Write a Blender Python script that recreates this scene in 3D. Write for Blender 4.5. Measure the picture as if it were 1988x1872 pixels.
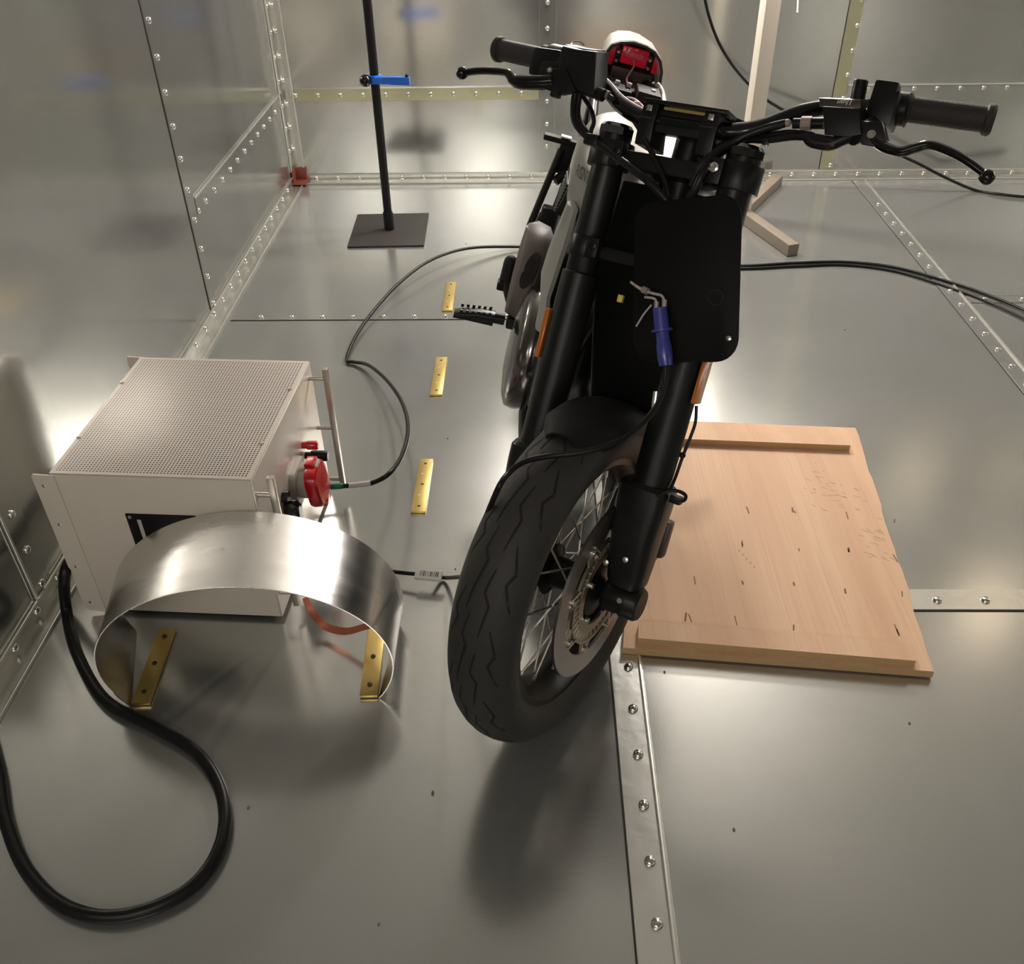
import bpy, bmesh, math, random
from mathutils import Vector, Matrix

for _o in list(bpy.data.objects):
    bpy.data.objects.remove(_o, do_unlink=True)
SC = bpy.context.scene
COL = SC.collection

# ------------------------------------------------------------------ camera
cam_data = bpy.data.cameras.new('camera')
cam_data.sensor_fit = 'HORIZONTAL'
cam_data.sensor_width = 36.0
cam_data.lens = 32.4697
cam_data.clip_start = 0.05
cam = bpy.data.objects.new('camera', cam_data)
COL.objects.link(cam)
_r, _u, _b = [Vector(v) for v in ((0.99976,0.01661,-0.01423),(0.00131,0.60380,0.79713),(0.02183,-0.79696,0.60364))]
cam.matrix_world = Matrix(((_r.x, _u.x, _b.x, 0), (_r.y, _u.y, _b.y, 0), (_r.z, _u.z, _b.z, 1.45), (0, 0, 0, 1)))
SC.camera = cam

# ------------------------------------------------------------------ world, exposure, lamps
world = bpy.data.worlds.new('world')
SC.world = world
world.use_nodes = True
world.node_tree.nodes['Background'].inputs['Color'].default_value = (0, 0, 0, 1)
world.node_tree.nodes['Background'].inputs['Strength'].default_value = 0.0
vs = SC.view_settings
vs.view_transform = 'Standard'
vs.look = 'None'
vs.gamma = 1.0
vs.use_curve_mapping = False
vs.exposure = 0.73
SC.cycles.max_bounces = 12
SC.cycles.diffuse_bounces = 6
SC.cycles.glossy_bounces = 8
SC.cycles.sample_clamp_indirect = 6.0
SC.cycles.use_denoising = True

ROOM_X0, ROOM_X1 = -1.088, 2.75
ROOM_Y0, ROOM_Y1 = -1.9, 4.2025
ROOM_H = 2.5
LAMPS = [((0.98, 3.60, 1.74), 62.0, (1.0, 0.92, 0.855), 0.10, 'globe lamp hanging on a cord beside the pale wooden post'),
         ((0.19, 3.98, 1.68), 60.0, (1.0, 0.92, 0.855), 0.10, 'globe lamp hanging on a cord near the back wall, left of the wooden post'),
         ((2.45, 3.60, 2.15), 1.8, (1.0, 0.78, 0.55), 0.14, 'globe lamp hanging on a cord in the right rear corner'),
         ((-0.5, -1.2, 2.05), 26.0, (1.0, 0.93, 0.87), 0.30, 'globe lamp hanging on a cord in the front half of the room')]
for (lpos, power, lcol, lrad, llab) in LAMPS:
    ld = bpy.data.lights.new('lamp_light', 'POINT')
    ld.shadow_soft_size = lrad
    ld.energy = power
    ld.color = lcol
    lo = bpy.data.objects.new('lamp_light', ld)
    lo.location = lpos
    COL.objects.link(lo)


# ------------------------------------------------------------------ helpers
def catmull(pts, n=8, closed=False):
    P = [Vector(p) for p in pts]
    out = []
    N = len(P)
    rng = range(N) if closed else range(N - 1)
    for i in rng:
        p1, p2 = P[i], P[(i + 1) % N]
        p0 = P[i - 1] if (i > 0 or closed) else p1 * 2 - p2
        p3 = P[(i + 2) % N] if (i + 2 < N or closed) else p2 * 2 - p1
        for k in range(n):
            t = k / n
            out.append(0.5 * ((2 * p1) + (p2 - p0) * t + (2 * p0 - 5 * p1 + 4 * p2 - p3) * t * t + (3 * p1 - p0 - 3 * p2 + p3) * t ** 3))
    if not closed:
        out.append(P[-1])
    return out


def perp(v):
    v = Vector(v).normalized()
    a = Vector((0, 0, 1)) if abs(v.z) < 0.9 else Vector((1, 0, 0))
    u = v.cross(a).normalized()
    return u, v.cross(u).normalized()


class MB:
    """collects shapes into one mesh"""
    def __init__(self):
        self.bm = bmesh.new()

    def _mi(self, faces, mi):
        for f in faces:
            f.material_index = mi

    def box(self, c, s, bev=0.0, rot=None, mi=0, seg=2):
        """c centre, s size, rot 3x3 matrix"""
        m = Matrix.Translation(Vector(c))
        if rot is not None:
            m = m @ rot.to_4x4()
        m = m @ Matrix.Diagonal((s[0], s[1], s[2], 1))
        before = set(self.bm.faces)
        r = bmesh.ops.create_cube(self.bm, size=1.0, matrix=m)
        if bev > 0:
            es = list({e for v in r['verts'] for e in v.link_edges})
            bmesh.ops.bevel(self.bm, geom=es, offset=bev, segments=seg, profile=0.6, affect='EDGES')
        self._mi([f for f in self.bm.faces if f not in before], mi)
        return self

    def loft(self, rings, mi=0, cap=True, closed=True, loop=False):
        vr = [[self.bm.verts.new(Vector(p)) for p in ring] for ring in rings]
        fs = []
        n = len(vr[0])
        pairs = list(zip(vr[:-1], vr[1:]))
        if loop:
            pairs.append((vr[-1], vr[0]))
        for a, b in pairs:
            for i in range(n if closed else n - 1):
                j = (i + 1) % n
                try:
                    fs.append(self.bm.faces.new((a[i], a[j], b[j], b[i])))
                except ValueError:
                    pass
        if cap and not loop and closed:
            fs.append(self.bm.faces.new(list(reversed(vr[0]))))
            fs.append(self.bm.faces.new(vr[-1]))
        self._mi(fs, mi)
        return self

    def tube(self, pts, r, seg=10, mi=0, cap=True, flat=1.0):
        P = [Vector(p) for p in pts]
        n = len(P)
        T = []
        for i in range(n):
            a = P[max(i - 1, 0)]
            b = P[min(i + 1, n - 1)]
            T.append((b - a).normalized())
        u, w = perp(T[0])
        rings = []
        for i in range(n):
            if i:
                ax = T[i - 1].cross(T[i])
                if ax.length > 1e-7:
                    q = Matrix.Rotation(T[i - 1].angle(T[i]), 3, ax.normalized())
                    u = q @ u
                    w = q @ w
            rr = r[i] if isinstance(r, (list, tuple)) else r
            rings.append([P[i] + u * (rr * math.cos(2 * math.pi * k / seg)) + w * (rr * flat * math.sin(2 * math.pi * k / seg)) for k in range(seg)])
        return self.loft(rings, mi=mi, cap=cap)

    def ribbon(self, pts, wdir, width, th, mi=0):
        """flat band swept along pts, its width along wdir"""
        P = [Vector(p) for p in pts]
        n = len(P)
        wd = Vector(wdir).normalized()
        rings = []
        for i in range(n):
            t = (P[min(i + 1, n - 1)] - P[max(i - 1, 0)]).normalized()
            w = (wd - t * wd.dot(t)).normalized()
            nn = t.cross(w).normalized()
            rings.append([P[i] + w * width / 2 + nn * th / 2, P[i] + w * width / 2 - nn * th / 2, P[i] - w * width / 2 - nn * th / 2, P[i] - w * width / 2 + nn * th / 2])
        return self.loft(rings, mi=mi)

    def lathe(self, prof, o=(0, 0, 0), axis=(0, 0, 1), seg=32, mi=0, cap=True, loop=False, a0=0.0, a1=2 * math.pi):
        """prof = [(radius, height)], revolved about axis through o"""
        o = Vector(o)
        ax = Vector(axis).normalized()
        u, w = perp(ax)
        full = abs(a1 - a0 - 2 * math.pi) < 1e-6
        m = seg if full else seg + 1
        rings = []
        for (r, h) in prof:
            rings.append([o + ax * h + u * (r * math.cos(a0 + (a1 - a0) * k / seg)) + w * (r * math.sin(a0 + (a1 - a0) * k / seg)) for k in range(m)])
        return self.loft(rings, mi=mi, cap=cap and full, closed=full, loop=loop)

    def prism(self, pts, d, mi=0, bev=0.0, seg=2):
        """pts: planar outline in 3D, d: extrusion vector"""
        d = Vector(d)
        before = set(self.bm.faces)
        a = [self.bm.verts.new(Vector(p)) for p in pts]
        b = [self.bm.verts.new(Vector(p) + d) for p in pts]
        n = len(a)
        fs = [self.bm.faces.new(list(reversed(a))), self.bm.faces.new(b)]
        for i in range(n):
            j = (i + 1) % n
            fs.append(self.bm.faces.new((a[i], a[j], b[j], b[i])))
        if bev > 0:
            es = list({e for f in fs[:2] for e in f.edges})
            bmesh.ops.bevel(self.bm, geom=es, offset=bev, segments=seg, profile=0.6, affect='EDGES')
        self._mi([f for f in self.bm.faces if f not in before], mi)
        return self

    def ball(self, c, r, mi=0, seg=16, scale=(1, 1, 1)):
        before = set(self.bm.faces)
        bmesh.ops.create_uvsphere(self.bm, u_segments=seg, v_segments=max(8, seg // 2), radius=r, matrix=Matrix.Translation(Vector(c)) @ Matrix.Diagonal((*scale, 1)))
        self._mi([f for f in self.bm.faces if f not in before], mi)
        return self

    def build(self, name, mats, parent=None, M=None, angle=35):
        bmesh.ops.recalc_face_normals(self.bm, faces=self.bm.faces)
        me = bpy.data.meshes.new(name)
        self.bm.to_mesh(me)
        self.bm.free()
        if not isinstance(mats, (list, tuple)):
            mats = [mats]
        for m in mats:
            me.materials.append(m)
        me.shade_smooth()
        me.set_sharp_from_angle(angle=math.radians(angle))
        o = bpy.data.objects.new(name, me)
        COL.objects.link(o)
        if parent is not None:
            o.parent = parent
        if M is not None:
            o.matrix_local = M
        return o


def rrect(w, h, r, n=5):
    out = []
    for cx, cy, a in ((w / 2 - r, h / 2 - r, 0), (-w / 2 + r, h / 2 - r, 90), (-w / 2 + r, -h / 2 + r, 180), (w / 2 - r, -h / 2 + r, 270)):
        for k in range(n + 1):
            t = math.radians(a + 90 * k / n)
            out.append((cx + r * math.cos(t), cy + r * math.sin(t)))
    return out


def sring(c, ux, uy, a, b, e=0.7, n=28):
    """superellipse ring"""
    c, ux, uy = Vector(c), Vector(ux), Vector(uy)
    out = []
    for k in range(n):
        t = 2 * math.pi * k / n
        ct, st = math.cos(t), math.sin(t)
        out.append(c + ux * (a * math.copysign(abs(ct) ** e, ct)) + uy * (b * math.copysign(abs(st) ** e, st)))
    return out


def tag(o, label, cat, group=None, kind=None):
    o['label'] = label
    o['category'] = cat
    if group:
        o['group'] = group
    if kind:
        o['kind'] = kind
    return o


def thing(name, label, cat, loc=(0, 0, 0), rot=(0, 0, 0), group=None):
    o = bpy.data.objects.new(name, None)
    o.empty_display_size = 0.05
    o.location = loc
    o.rotation_euler = rot
    COL.objects.link(o)
    return tag(o, label, cat, group)


def struct(o):
    o['kind'] = 'structure'
    return o


def text_mesh(body, size, depth, name, m, parent, M, align='CENTER', shear=0.0):
    cu = bpy.data.curves.new(name, 'FONT')
    cu.body = body
    cu.size = size
    cu.extrude = depth
    cu.align_x = align
    cu.align_y = 'CENTER'
    cu.shear = shear
    tmp = bpy.data.objects.new(name + '_tmp', cu)
    COL.objects.link(tmp)
    dg = bpy.context.evaluated_depsgraph_get()
    me = bpy.data.meshes.new_from_object(tmp.evaluated_get(dg))
    bpy.data.objects.remove(tmp, do_unlink=True)
    me.materials.clear()
    me.materials.append(m)
    o = bpy.data.objects.new(name, me)
    COL.objects.link(o)
    o.parent = parent
    o.matrix_local = M
    return o


# ------------------------------------------------------------------ materials
def mat(name, color, rough=0.5, metal=0.0, bump=0.0, bscale=60.0, var=0.0, vscale=8.0, rvar=0.0, spec=0.5, coat=0.0, trans=0.0, stretch=(1, 1, 1), emit=None):
    m = bpy.data.materials.new(name)
    m.use_nodes = True
    nt = m.node_tree
    b = nt.nodes['Principled BSDF']
    b.inputs['Base Color'].default_value = (*color, 1)
    b.inputs['Roughness'].default_value = rough
    b.inputs['Metallic'].default_value = metal
    b.inputs['Specular IOR Level'].default_value = spec
    b.inputs['Coat Weight'].default_value = coat
    b.inputs['Coat Roughness'].default_value = 0.12
    b.inputs['Transmission Weight'].default_value = trans
    if emit:
        b.inputs['Emission Color'].default_value = (*emit[0], 1)
        b.inputs['Emission Strength'].default_value = emit[1]
    if bump or var or rvar:
        tc = nt.nodes.new('ShaderNodeTexCoord')
        mp = nt.nodes.new('ShaderNodeMapping')
        mp.inputs['Scale'].default_value = stretch
        nt.links.new(tc.outputs['Object'], mp.inputs['Vector'])
    if var:
        n1 = nt.nodes.new('ShaderNodeTexNoise')
        n1.inputs['Scale'].default_value = vscale
        n1.inputs['Detail'].default_value = 5
        nt.links.new(mp.outputs['Vector'], n1.inputs['Vector'])
        mx = nt.nodes.new('ShaderNodeMix')
        mx.data_type = 'RGBA'
        mx.inputs[6].default_value = (*[c * (1 - var) for c in color], 1)
        mx.inputs[7].default_value = (*[min(1, c * (1 + var)) for c in color], 1)
        nt.links.new(n1.outputs['Fac'], mx.inputs[0])
        nt.links.new(mx.outputs[2], b.inputs['Base Color'])
    if rvar:
        n3 = nt.nodes.new('ShaderNodeTexNoise')
        n3.inputs['Scale'].default_value = vscale * 1.7
        n3.inputs['Detail'].default_value = 4
        nt.links.new(mp.outputs['Vector'], n3.inputs['Vector'])
        mr = nt.nodes.new('ShaderNodeMapRange')
        mr.inputs['From Min'].default_value = 0.3
        mr.inputs['From Max'].default_value = 0.7
        mr.inputs['To Min'].default_value = max(0.02, rough - rvar)
        mr.inputs['To Max'].default_value = rough + rvar
        nt.links.new(n3.outputs['Fac'], mr.inputs['Value'])
        nt.links.new(mr.outputs['Result'], b.inputs['Roughness'])
    if bump:
        n2 = nt.nodes.new('ShaderNodeTexNoise')
        n2.inputs['Scale'].default_value = bscale
        n2.inputs['Detail'].default_value = 3
        nt.links.new(mp.outputs['Vector'], n2.inputs['Vector'])
        bp = nt.nodes.new('ShaderNodeBump')
        bp.inputs['Strength'].default_value = bump
        bp.inputs['Distance'].default_value = 0.01
        nt.links.new(n2.outputs['Fac'], bp.inputs['Height'])
        nt.links.new(bp.outputs['Normal'], b.inputs['Normal'])
    return m


def sheet_metal(name, color, rough, dull, tint=(0.98, 1.0, 0.97), wave=0.25):
    """zinc coated steel sheet: a glossy metal lobe under a dull grey bloom, soft waviness, faint smears and specks"""
    m = bpy.data.materials.new(name)
    m.use_nodes = True
    nt = m.node_tree
    N, L = nt.nodes, nt.links
    b = N['Principled BSDF']
    out = N['Material Output']
    b.inputs['Metallic'].default_value = 1.0
    tc = N.new('ShaderNodeTexCoord')

    def noise(scale, detail, vec=None, rough_=0.5):
        n = N.new('ShaderNodeTexNoise')
        n.inputs['Scale'].default_value = scale
        n.inputs['Detail'].default_value = detail
        n.inputs['Roughness'].default_value = rough_
        L.new(vec or tc.outputs['Object'], n.inputs['Vector'])
        return n.outputs['Fac']

    def ramp(v, a, c, lo, hi):
        r = N.new('ShaderNodeMapRange')
        r.inputs['From Min'].default_value = a
        r.inputs['From Max'].default_value = c
        r.inputs['To Min'].default_value = lo
        r.inputs['To Max'].default_value = hi
        L.new(v, r.inputs['Value'])
        return r.outputs['Result']
    big = noise(1.3, 3)
    mid = noise(3.5, 3, rough_=0.5)
    fine = noise(220, 2)
    mx = N.new('ShaderNodeMix')
    mx.data_type = 'RGBA'
    mx.inputs[6].default_value = (color[0] * 0.95 * tint[0], color[1] * 0.95 * tint[1], color[2] * 0.95 * tint[2], 1)
    mx.inputs[7].default_value = (*color, 1)
    L.new(ramp(mid, 0.3, 0.7, 0, 1), mx.inputs[0])
    L.new(mx.outputs[2], b.inputs['Base Color'])
    L.new(ramp(mid, 0.25, 0.75, rough - 0.008, rough + 0.008), b.inputs['Roughness'])
    # waviness of thin sheet plus a fine grain
    b1 = N.new('ShaderNodeBump')
    b1.inputs['Strength'].default_value = wave
    b1.inputs['Distance'].default_value = 0.02
    L.new(noise(2.2, 1), b1.inputs['Height'])
    b2 = N.new('ShaderNodeBump')
    b2.inputs['Strength'].default_value = 0.03
    b2.inputs['Distance'].default_value = 0.002
    L.new(fine, b2.inputs['Height'])
    L.new(b1.outputs['Normal'], b2.inputs['Normal'])
    L.new(b2.outputs['Normal'], b.inputs['Normal'])
    df = N.new('ShaderNodeBsdfDiffuse')
    L.new(mx.outputs[2], df.inputs['Color'])
    ms = N.new('ShaderNodeMixShader')
    L.new(ramp(big, 0.3, 0.7, max(0, dull - 0.02), dull + 0.02), ms.inputs[0])
    L.new(b.outputs['BSDF'], ms.inputs[1])
    L.new(df.outputs['BSDF'], ms.inputs[2])
    L.new(ms.outputs['Shader'], out.inputs['Surface'])
    return m


M_floor = sheet_metal('zinc_floor', (0.525, 0.528, 0.515), 0.20, 0.20, wave=0.05)
M_wall = sheet_metal('zinc_wall', (0.56, 0.56, 0.545), 0.155, 0.09, wave=0.06)
M_ceil = mat('ceiling_panel', (0.28, 0.27, 0.25), 0.6)
M_trim = mat('zinc_trim', (0.66, 0.66, 0.62), 0.27, 0.9, bump=0.05, bscale=30, var=0.1)
M_trimy = mat('yellow_zinc_trim', (0.55, 0.54, 0.36), 0.3, 0.9, bump=0.05, bscale=30, var=0.12)
M_edge = mat('bright_edge', (0.8, 0.79, 0.74), 0.3, 0.9)
M_screw = mat('screw_steel', (0.8, 0.79, 0.75), 0.18, 1.0)
M_gap = mat('dark_gap', (0.02, 0.02, 0.018), 0.8)
M_copper = mat('copper', (0.60, 0.20, 0.12), 0.35, 0.85, bump=0.1, bscale=40, var=0.25)
M_copper_red = mat('oxidised_copper', (0.20, 0.055, 0.035), 0.5, 0.3, bump=0.1, bscale=60, var=0.3)
M_blackpaint = mat('black_powder_coat', (0.022, 0.018, 0.017), 0.6, 0.0, bump=0.08, bscale=220)
M_black = mat('black_satin', (0.008, 0.008, 0.008), 0.38, 0.0, spec=0.25)
M_blackgloss = mat('black_gloss', (0.005, 0.005, 0.005), 0.14, 0.0, coat=0.2, spec=0.35)
M_blackmatte = mat('black_matte', (0.010, 0.009, 0.009), 0.6, spec=0.25)
M_anod = mat('black_anodised', (0.012, 0.011, 0.011), 0.36, 0.3, spec=0.3)
M_board = mat('board_black', (0.003, 0.003, 0.003), 0.5, 0.0, spec=0.12)
M_motor = mat('motor_cover_metal', (0.16, 0.15, 0.145), 0.14, 0.9)
M_lid = mat('brown_black_lid', (0.05, 0.035, 0.03), 0.42, 0.3)
M_rubber = mat('tyre_rubber', (0.026, 0.024, 0.021), 0.62, 0.0, bump=0.12, bscale=90, var=0.25, vscale=14)
M_groove = mat('tyre_groove', (0.004, 0.004, 0.004), 0.8)
M_grip = mat('grip_rubber', (0.016, 0.013, 0.012), 0.62, bump=0.25, bscale=400)
M_cable = mat('cable_black', (0.008, 0.008, 0.008), 0.38, spec=0.25)
M_steel = mat('brushed_steel', (0.62, 0.60, 0.56), 0.28, 1.0, bump=0.04, bscale=80)
M_chrome = mat('chrome', (0.85, 0.84, 0.82), 0.1, 1.0)
M_disc = mat('disc_steel', (0.46, 0.42, 0.39), 0.34, 1.0, bump=0.05, bscale=120)
M_carrier = mat('disc_ring_steel', (0.50, 0.44, 0.36), 0.38, 1.0)
M_alu = mat('polished_aluminium', (0.66, 0.65, 0.63), 0.25, 1.0, bump=0.10, bscale=7, rvar=0.05, vscale=3, stretch=(1, 3, 1))
M_brass = mat('brass_strip', (0.62, 0.46, 0.16), 0.34, 0.85, bump=0.06, bscale=25, var=0.15)
M_brasshole = mat('brass_hole', (0.05, 0.03, 0.01), 0.6)
M_case = mat('case_painted_alu', (0.74, 0.68, 0.59), 0.45, 0.0, bump=0.05, bscale=260, var=0.05)
M_caseright = mat('case_brushed_alu', (0.78, 0.72, 0.66), 0.32, 0.5, bump=0.04, bscale=90)
M_alubar = mat('bar_aluminium', (0.55, 0.50, 0.45), 0.35, 0.9)
M_red = mat('red_plastic', (0.50, 0.005, 0.012), 0.2, coat=0.4)
M_redrib = mat('red_lens_rib', (0.75, 0.10, 0.16), 0.2, coat=0.3)
M_cowlrim = mat('cowl_rim_grey', (0.05, 0.05, 0.045), 0.4)
M_redlens = mat('red_lens', (0.62, 0.008, 0.035), 0.15, coat=0.3, emit=((1.0, 0.01, 0.05), 0.04), bump=0.5, bscale=55, var=0.5, vscale=45)
M_amber = mat('amber_reflector', (0.55, 0.16, 0.02), 0.25, coat=0.5)
M_grey = mat('grey_plastic', (0.42, 0.40, 0.36), 0.45)
M_greysock = mat('socket_grey', (0.46, 0.43, 0.38), 0.42)
M_blue = mat('blue_plug', (0.045, 0.05, 0.30), 0.3, coat=0.3)
M_blueclamp = mat('blue_clamp', (0.015, 0.16, 0.75), 0.35)
M_green = mat('green_tape', (0.0, 0.16, 0.085), 0.4)
M_tape = mat('grey_tape', (0.55, 0.52, 0.50), 0.5)
M_white = mat('white_label', (0.80, 0.77, 0.74), 0.5)
M_print = mat('black_print', (0.02, 0.02, 0.02), 0.6)
M_silver = mat('silver_paint', (0.36, 0.345, 0.32), 0.32, 0.75, coat=0.3)
M_white_paint = mat('white_paint', (0.78, 0.74, 0.68), 0.3, 0.1, coat=0.4)
M_panel = mat('grey_green_panel', (0.30, 0.30, 0.27), 0.45, 0.1)
M_taupe = mat('taupe_plastic', (0.10, 0.080, 0.071), 0.55, bump=0.03, bscale=200)
M_yellow = mat('yellow_sleeve', (0.75, 0.6, 0.12), 0.5)
M_pinkwire = mat('pink_wire', (0.55, 0.30, 0.32), 0.5)
M_clear = mat('clear_connector', (0.42, 0.34, 0.31), 0.25, trans=0.3)
M_wood_mast = mat('painted_wood_post', (0.70, 0.64, 0.55), 0.5)
M_wood_foot = mat('raw_wood_foot', (0.20, 0.165, 0.125), 0.6, var=0.15, vscale=20, stretch=(1, 1, 1))
M_bone = mat('glass_lamp', (0.9, 0.8, 0.65), 0.5, emit=((1.0, 0.82, 0.62), 4.0))


def perforated(name):
    m = mat(name, (0.60, 0.54, 0.48), 0.4, 0.35)
    nt = m.node_tree
    N, L = nt.nodes, nt.links
    b = N['Principled BSDF']
    tc = N.new('ShaderNodeTexCoord')
    sep = N.new('ShaderNodeSeparateXYZ')
    L.new(tc.outputs['Object'], sep.inputs[0])

    def math_(op, a, c=None):
        n = N.new('ShaderNodeMath')
        n.operation = op
        if isinstance(a, (int, float)):
            n.inputs[0].default_value = a
        else:
            L.new(a, n.inputs[0])
        if c is not None:
            if isinstance(c, (int, float)):
                n.inputs[1].default_value = c
            else:
                L.new(c, n.inputs[1])
        return n.outputs[0]
    pitch = 0.0068
    fx = math_('SUBTRACT', math_('FRACT', math_('DIVIDE', math_('ADD', sep.outputs['X'], 10.0), pitch)), 0.5)
    fy = math_('SUBTRACT', math_('FRACT', math_('DIVIDE', math_('ADD', sep.outputs['Y'], 10.0), pitch)), 0.5)
    d = math_('SQRT', math_('ADD', math_('MULTIPLY', fx, fx), math_('MULTIPLY', fy, fy)))
    hole = math_('LESS_THAN', d, 0.31)
    ax = math_('LESS_THAN', math_('ABSOLUTE', sep.outputs['X']), 0.192)
    ay = math_('LESS_THAN', math_('ABSOLUTE', sep.outputs['Y']), 0.222)
    f = math_('MULTIPLY', hole, math_('MULTIPLY', ax, ay))
    mx = N.new('ShaderNodeMix')
    mx.data_type = 'RGBA'
    mx.inputs[6].default_value = (0.62, 0.56, 0.50, 1)
    mx.inputs[7].default_value = (0.06, 0.05, 0.045, 1)
    L.new(f, mx.inputs[0])
    L.new(mx.outputs[2], b.inputs['Base Color'])
    met = math_('MULTIPLY', math_('SUBTRACT', 1.0, f), 0.35)
    L.new(met, b.inputs['Metallic'])
    return m


M_perf = perforated('perforated_sheet')


def plywood(name):
    m = mat(name, (0.66, 0.44, 0.27), 0.6, 0.0, spec=0.3)
    nt = m.node_tree
    N, L = nt.nodes, nt.links
    b = N['Principled BSDF']
    tc = N.new('ShaderNodeTexCoord')

    def mapped(scale, rotz=0.0):
        mp = N.new('ShaderNodeMapping')
        mp.inputs['Scale'].default_value = scale
        mp.inputs['Rotation'].default_value = (0, 0, rotz)
        L.new(tc.outputs['Object'], mp.inputs['Vector'])
        return mp.outputs['Vector']

    def noise(vec, scale, detail=3):
        n = N.new('ShaderNodeTexNoise')
        n.inputs['Scale'].default_value = scale
        n.inputs['Detail'].default_value = detail
        L.new(vec, n.inputs['Vector'])
        return n.outputs['Fac']

    def mixc(fac, a, c, lo=0.35, hi=0.65):
        r = N.new('ShaderNodeMapRange')
        r.inputs['From Min'].default_value = lo
        r.inputs['From Max'].default_value = hi
        L.new(fac, r.inputs['Value'])
        mx = N.new('ShaderNodeMix')
        mx.data_type = 'RGBA'
        L.new(r.outputs['Result'], mx.inputs[0])
        for k, v in ((6, a), (7, c)):
            if isinstance(v, tuple):
                mx.inputs[k].default_value = (*v, 1)
            else:
                L.new(v, mx.inputs[k])
        return mx.outputs[2]
    broad = noise(mapped((11, 0.9, 1)), 1.0, 3)
    grain = noise(mapped((160, 2.5, 1)), 1.0, 2)
    c1 = mixc(broad, (0.69, 0.43, 0.27), (0.79, 0.53, 0.345))
    c2 = mixc(grain, c1, (0.60, 0.38, 0.25), 0.5, 1.0)
    L.new(c2, b.inputs['Base Color'])
    return m


M_ply = plywood('birch_plywood')
M_plyedge = mat('plywood_edge', (0.58, 0.38, 0.19), 0.7, var=0.3, vscale=60, stretch=(1, 1, 12))
M_scuff = mat('dark_scuff', (0.20, 0.11, 0.06), 0.7)
M_scuff2 = mat('faint_scuff', (0.52, 0.31, 0.18), 0.7)

# ------------------------------------------------------------------ room shell
def slab(name, c, s, m):
    return struct(MB().box(c, s).build(name, m))


W_ = 0.06
cx, cy = (ROOM_X0 + ROOM_X1) / 2, (ROOM_Y0 + ROOM_Y1) / 2
dx, dy = ROOM_X1 - ROOM_X0, ROOM_Y1 - ROOM_Y0
slab('floor', (cx, cy, -W_ / 2), (dx + 2 * W_, dy + 2 * W_, W_), M_floor)
slab('ceiling', (cx, cy, ROOM_H + W_ / 2), (dx + 2 * W_, dy + 2 * W_, W_), M_ceil)
slab('wall_left', (ROOM_X0 - W_ / 2, cy, ROOM_H / 2), (W_, dy + 2 * W_, ROOM_H), M_wall)
slab('wall_right', (ROOM_X1 + W_ / 2, cy, ROOM_H / 2), (W_, dy + 2 * W_, ROOM_H), M_wall)
slab('wall_back', (cx, ROOM_Y1 + W_ / 2, ROOM_H / 2), (dx, W_, ROOM_H), M_wall)
slab('wall_front', (cx, ROOM_Y0 - W_ / 2, ROOM_H / 2), (dx, W_, ROOM_H), M_wall)

_sb = MB()
_sb.lathe([(0.0095, 0.0), (0.0098, 0.0015), (0.0085, 0.0045), (0.0055, 0.0066), (0.0, 0.0072)], seg=14, cap=False)
SCREW = _sb.build('screw', M_screw)
_first_screw = [True]


def screw_at(pos, normal, parent, s=1.0):
    if _first_screw[0]:
        o = SCREW
        _first_screw[0] = False
    else:
        o = SCREW.copy()
        COL.objects.link(o)
    o.parent = parent
    o.matrix_local = Matrix.Translation(Vector(pos)) @ Vector(normal).to_track_quat('Z', 'Y').to_matrix().to_4x4() @ Matrix.Scale(s, 4)
    return o


TR = [0]


def strip(p0, p1, wdir, w, normal, m, screws=(), off=0.0, th=0.003, ridge=None, gap=None):
    """clamping strip from p0 to p1 (its centre line), w wide along wdir, lying on the surface with the given normal"""
    TR[0] += 1
    p0, p1, wd, nn = Vector(p0), Vector(p1), Vector(wdir), Vector(normal)
    d = (p1 - p0)
    ln = d.length
    d.normalize()
    rot = Matrix((d, wd, nn)).transposed()
    b = MB()
    b.box((p0 + p1) / 2 + nn * th / 2, (ln, w, th), bev=0.0008, rot=rot, mi=0, seg=1)
    if ridge is not None:
        b.box((p0 + p1) / 2 + wd * ridge + nn * (th + 0.0015), (ln, 0.006, 0.007), bev=0.002, rot=rot, mi=1)
    if gap is not None:
        b.box((p0 + p1) / 2 + wd * gap + nn * 0.001, (ln, 0.004, 0.002), rot=rot, mi=2)
    o = struct(b.build('trim_%d' % TR[0], [m, M_edge, M_gap]))
    for s in screws:
        screw_at(p0 + d * s + wd * off + nn * th, nn, o)
    return o


X0, Y1 = ROOM_X0, ROOM_Y1
rng = lambda a, b, st: [a + st * i for i in range(int((b - a) / st + 1e-6) + 1)]
# left wall: vertical seams
strip((X0, 2.862, 0.042), (X0, 2.862, 2.4), (0, 1, 0), 0.066, (1, 0, 0), M_wall, rng(0.008, 1.4, 0.0975), gap=-0.035)
strip((X0, 1.475, 0.042), (X0, 1.475, 2.4), (0, 1, 0), 0.075, (1, 0, 0), M_wall, rng(0.013, 1.4, 0.0975), ridge=-0.038)
# left wall: horizontal strip under the back panel
strip((X0, 2.905, 0.372), (X0, Y1 - 0.02, 0.372), (0, 0, 1), 0.055, (1, 0, 0), M_wall, [0.007] + rng(0.094, 1.2, 0.1045), off=-0.018, ridge=0.027)
# left rear corner, two legs of the corner angle
strip((X0, Y1 - 0.028, 0.06), (X0, Y1 - 0.028, 2.4), (0, 1, 0), 0.05, (1, 0, 0), M_trim, rng(0.09, 1.3, 0.0975), ridge=-0.024)
strip((X0 + 0.028, Y1, 0.06), (X0 + 0.028, Y1, 2.4), (1, 0, 0), 0.05, (0, -1, 0), M_trim, rng(0.09, 1.3, 0.0975), ridge=0.022, off=-0.012)
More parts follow.
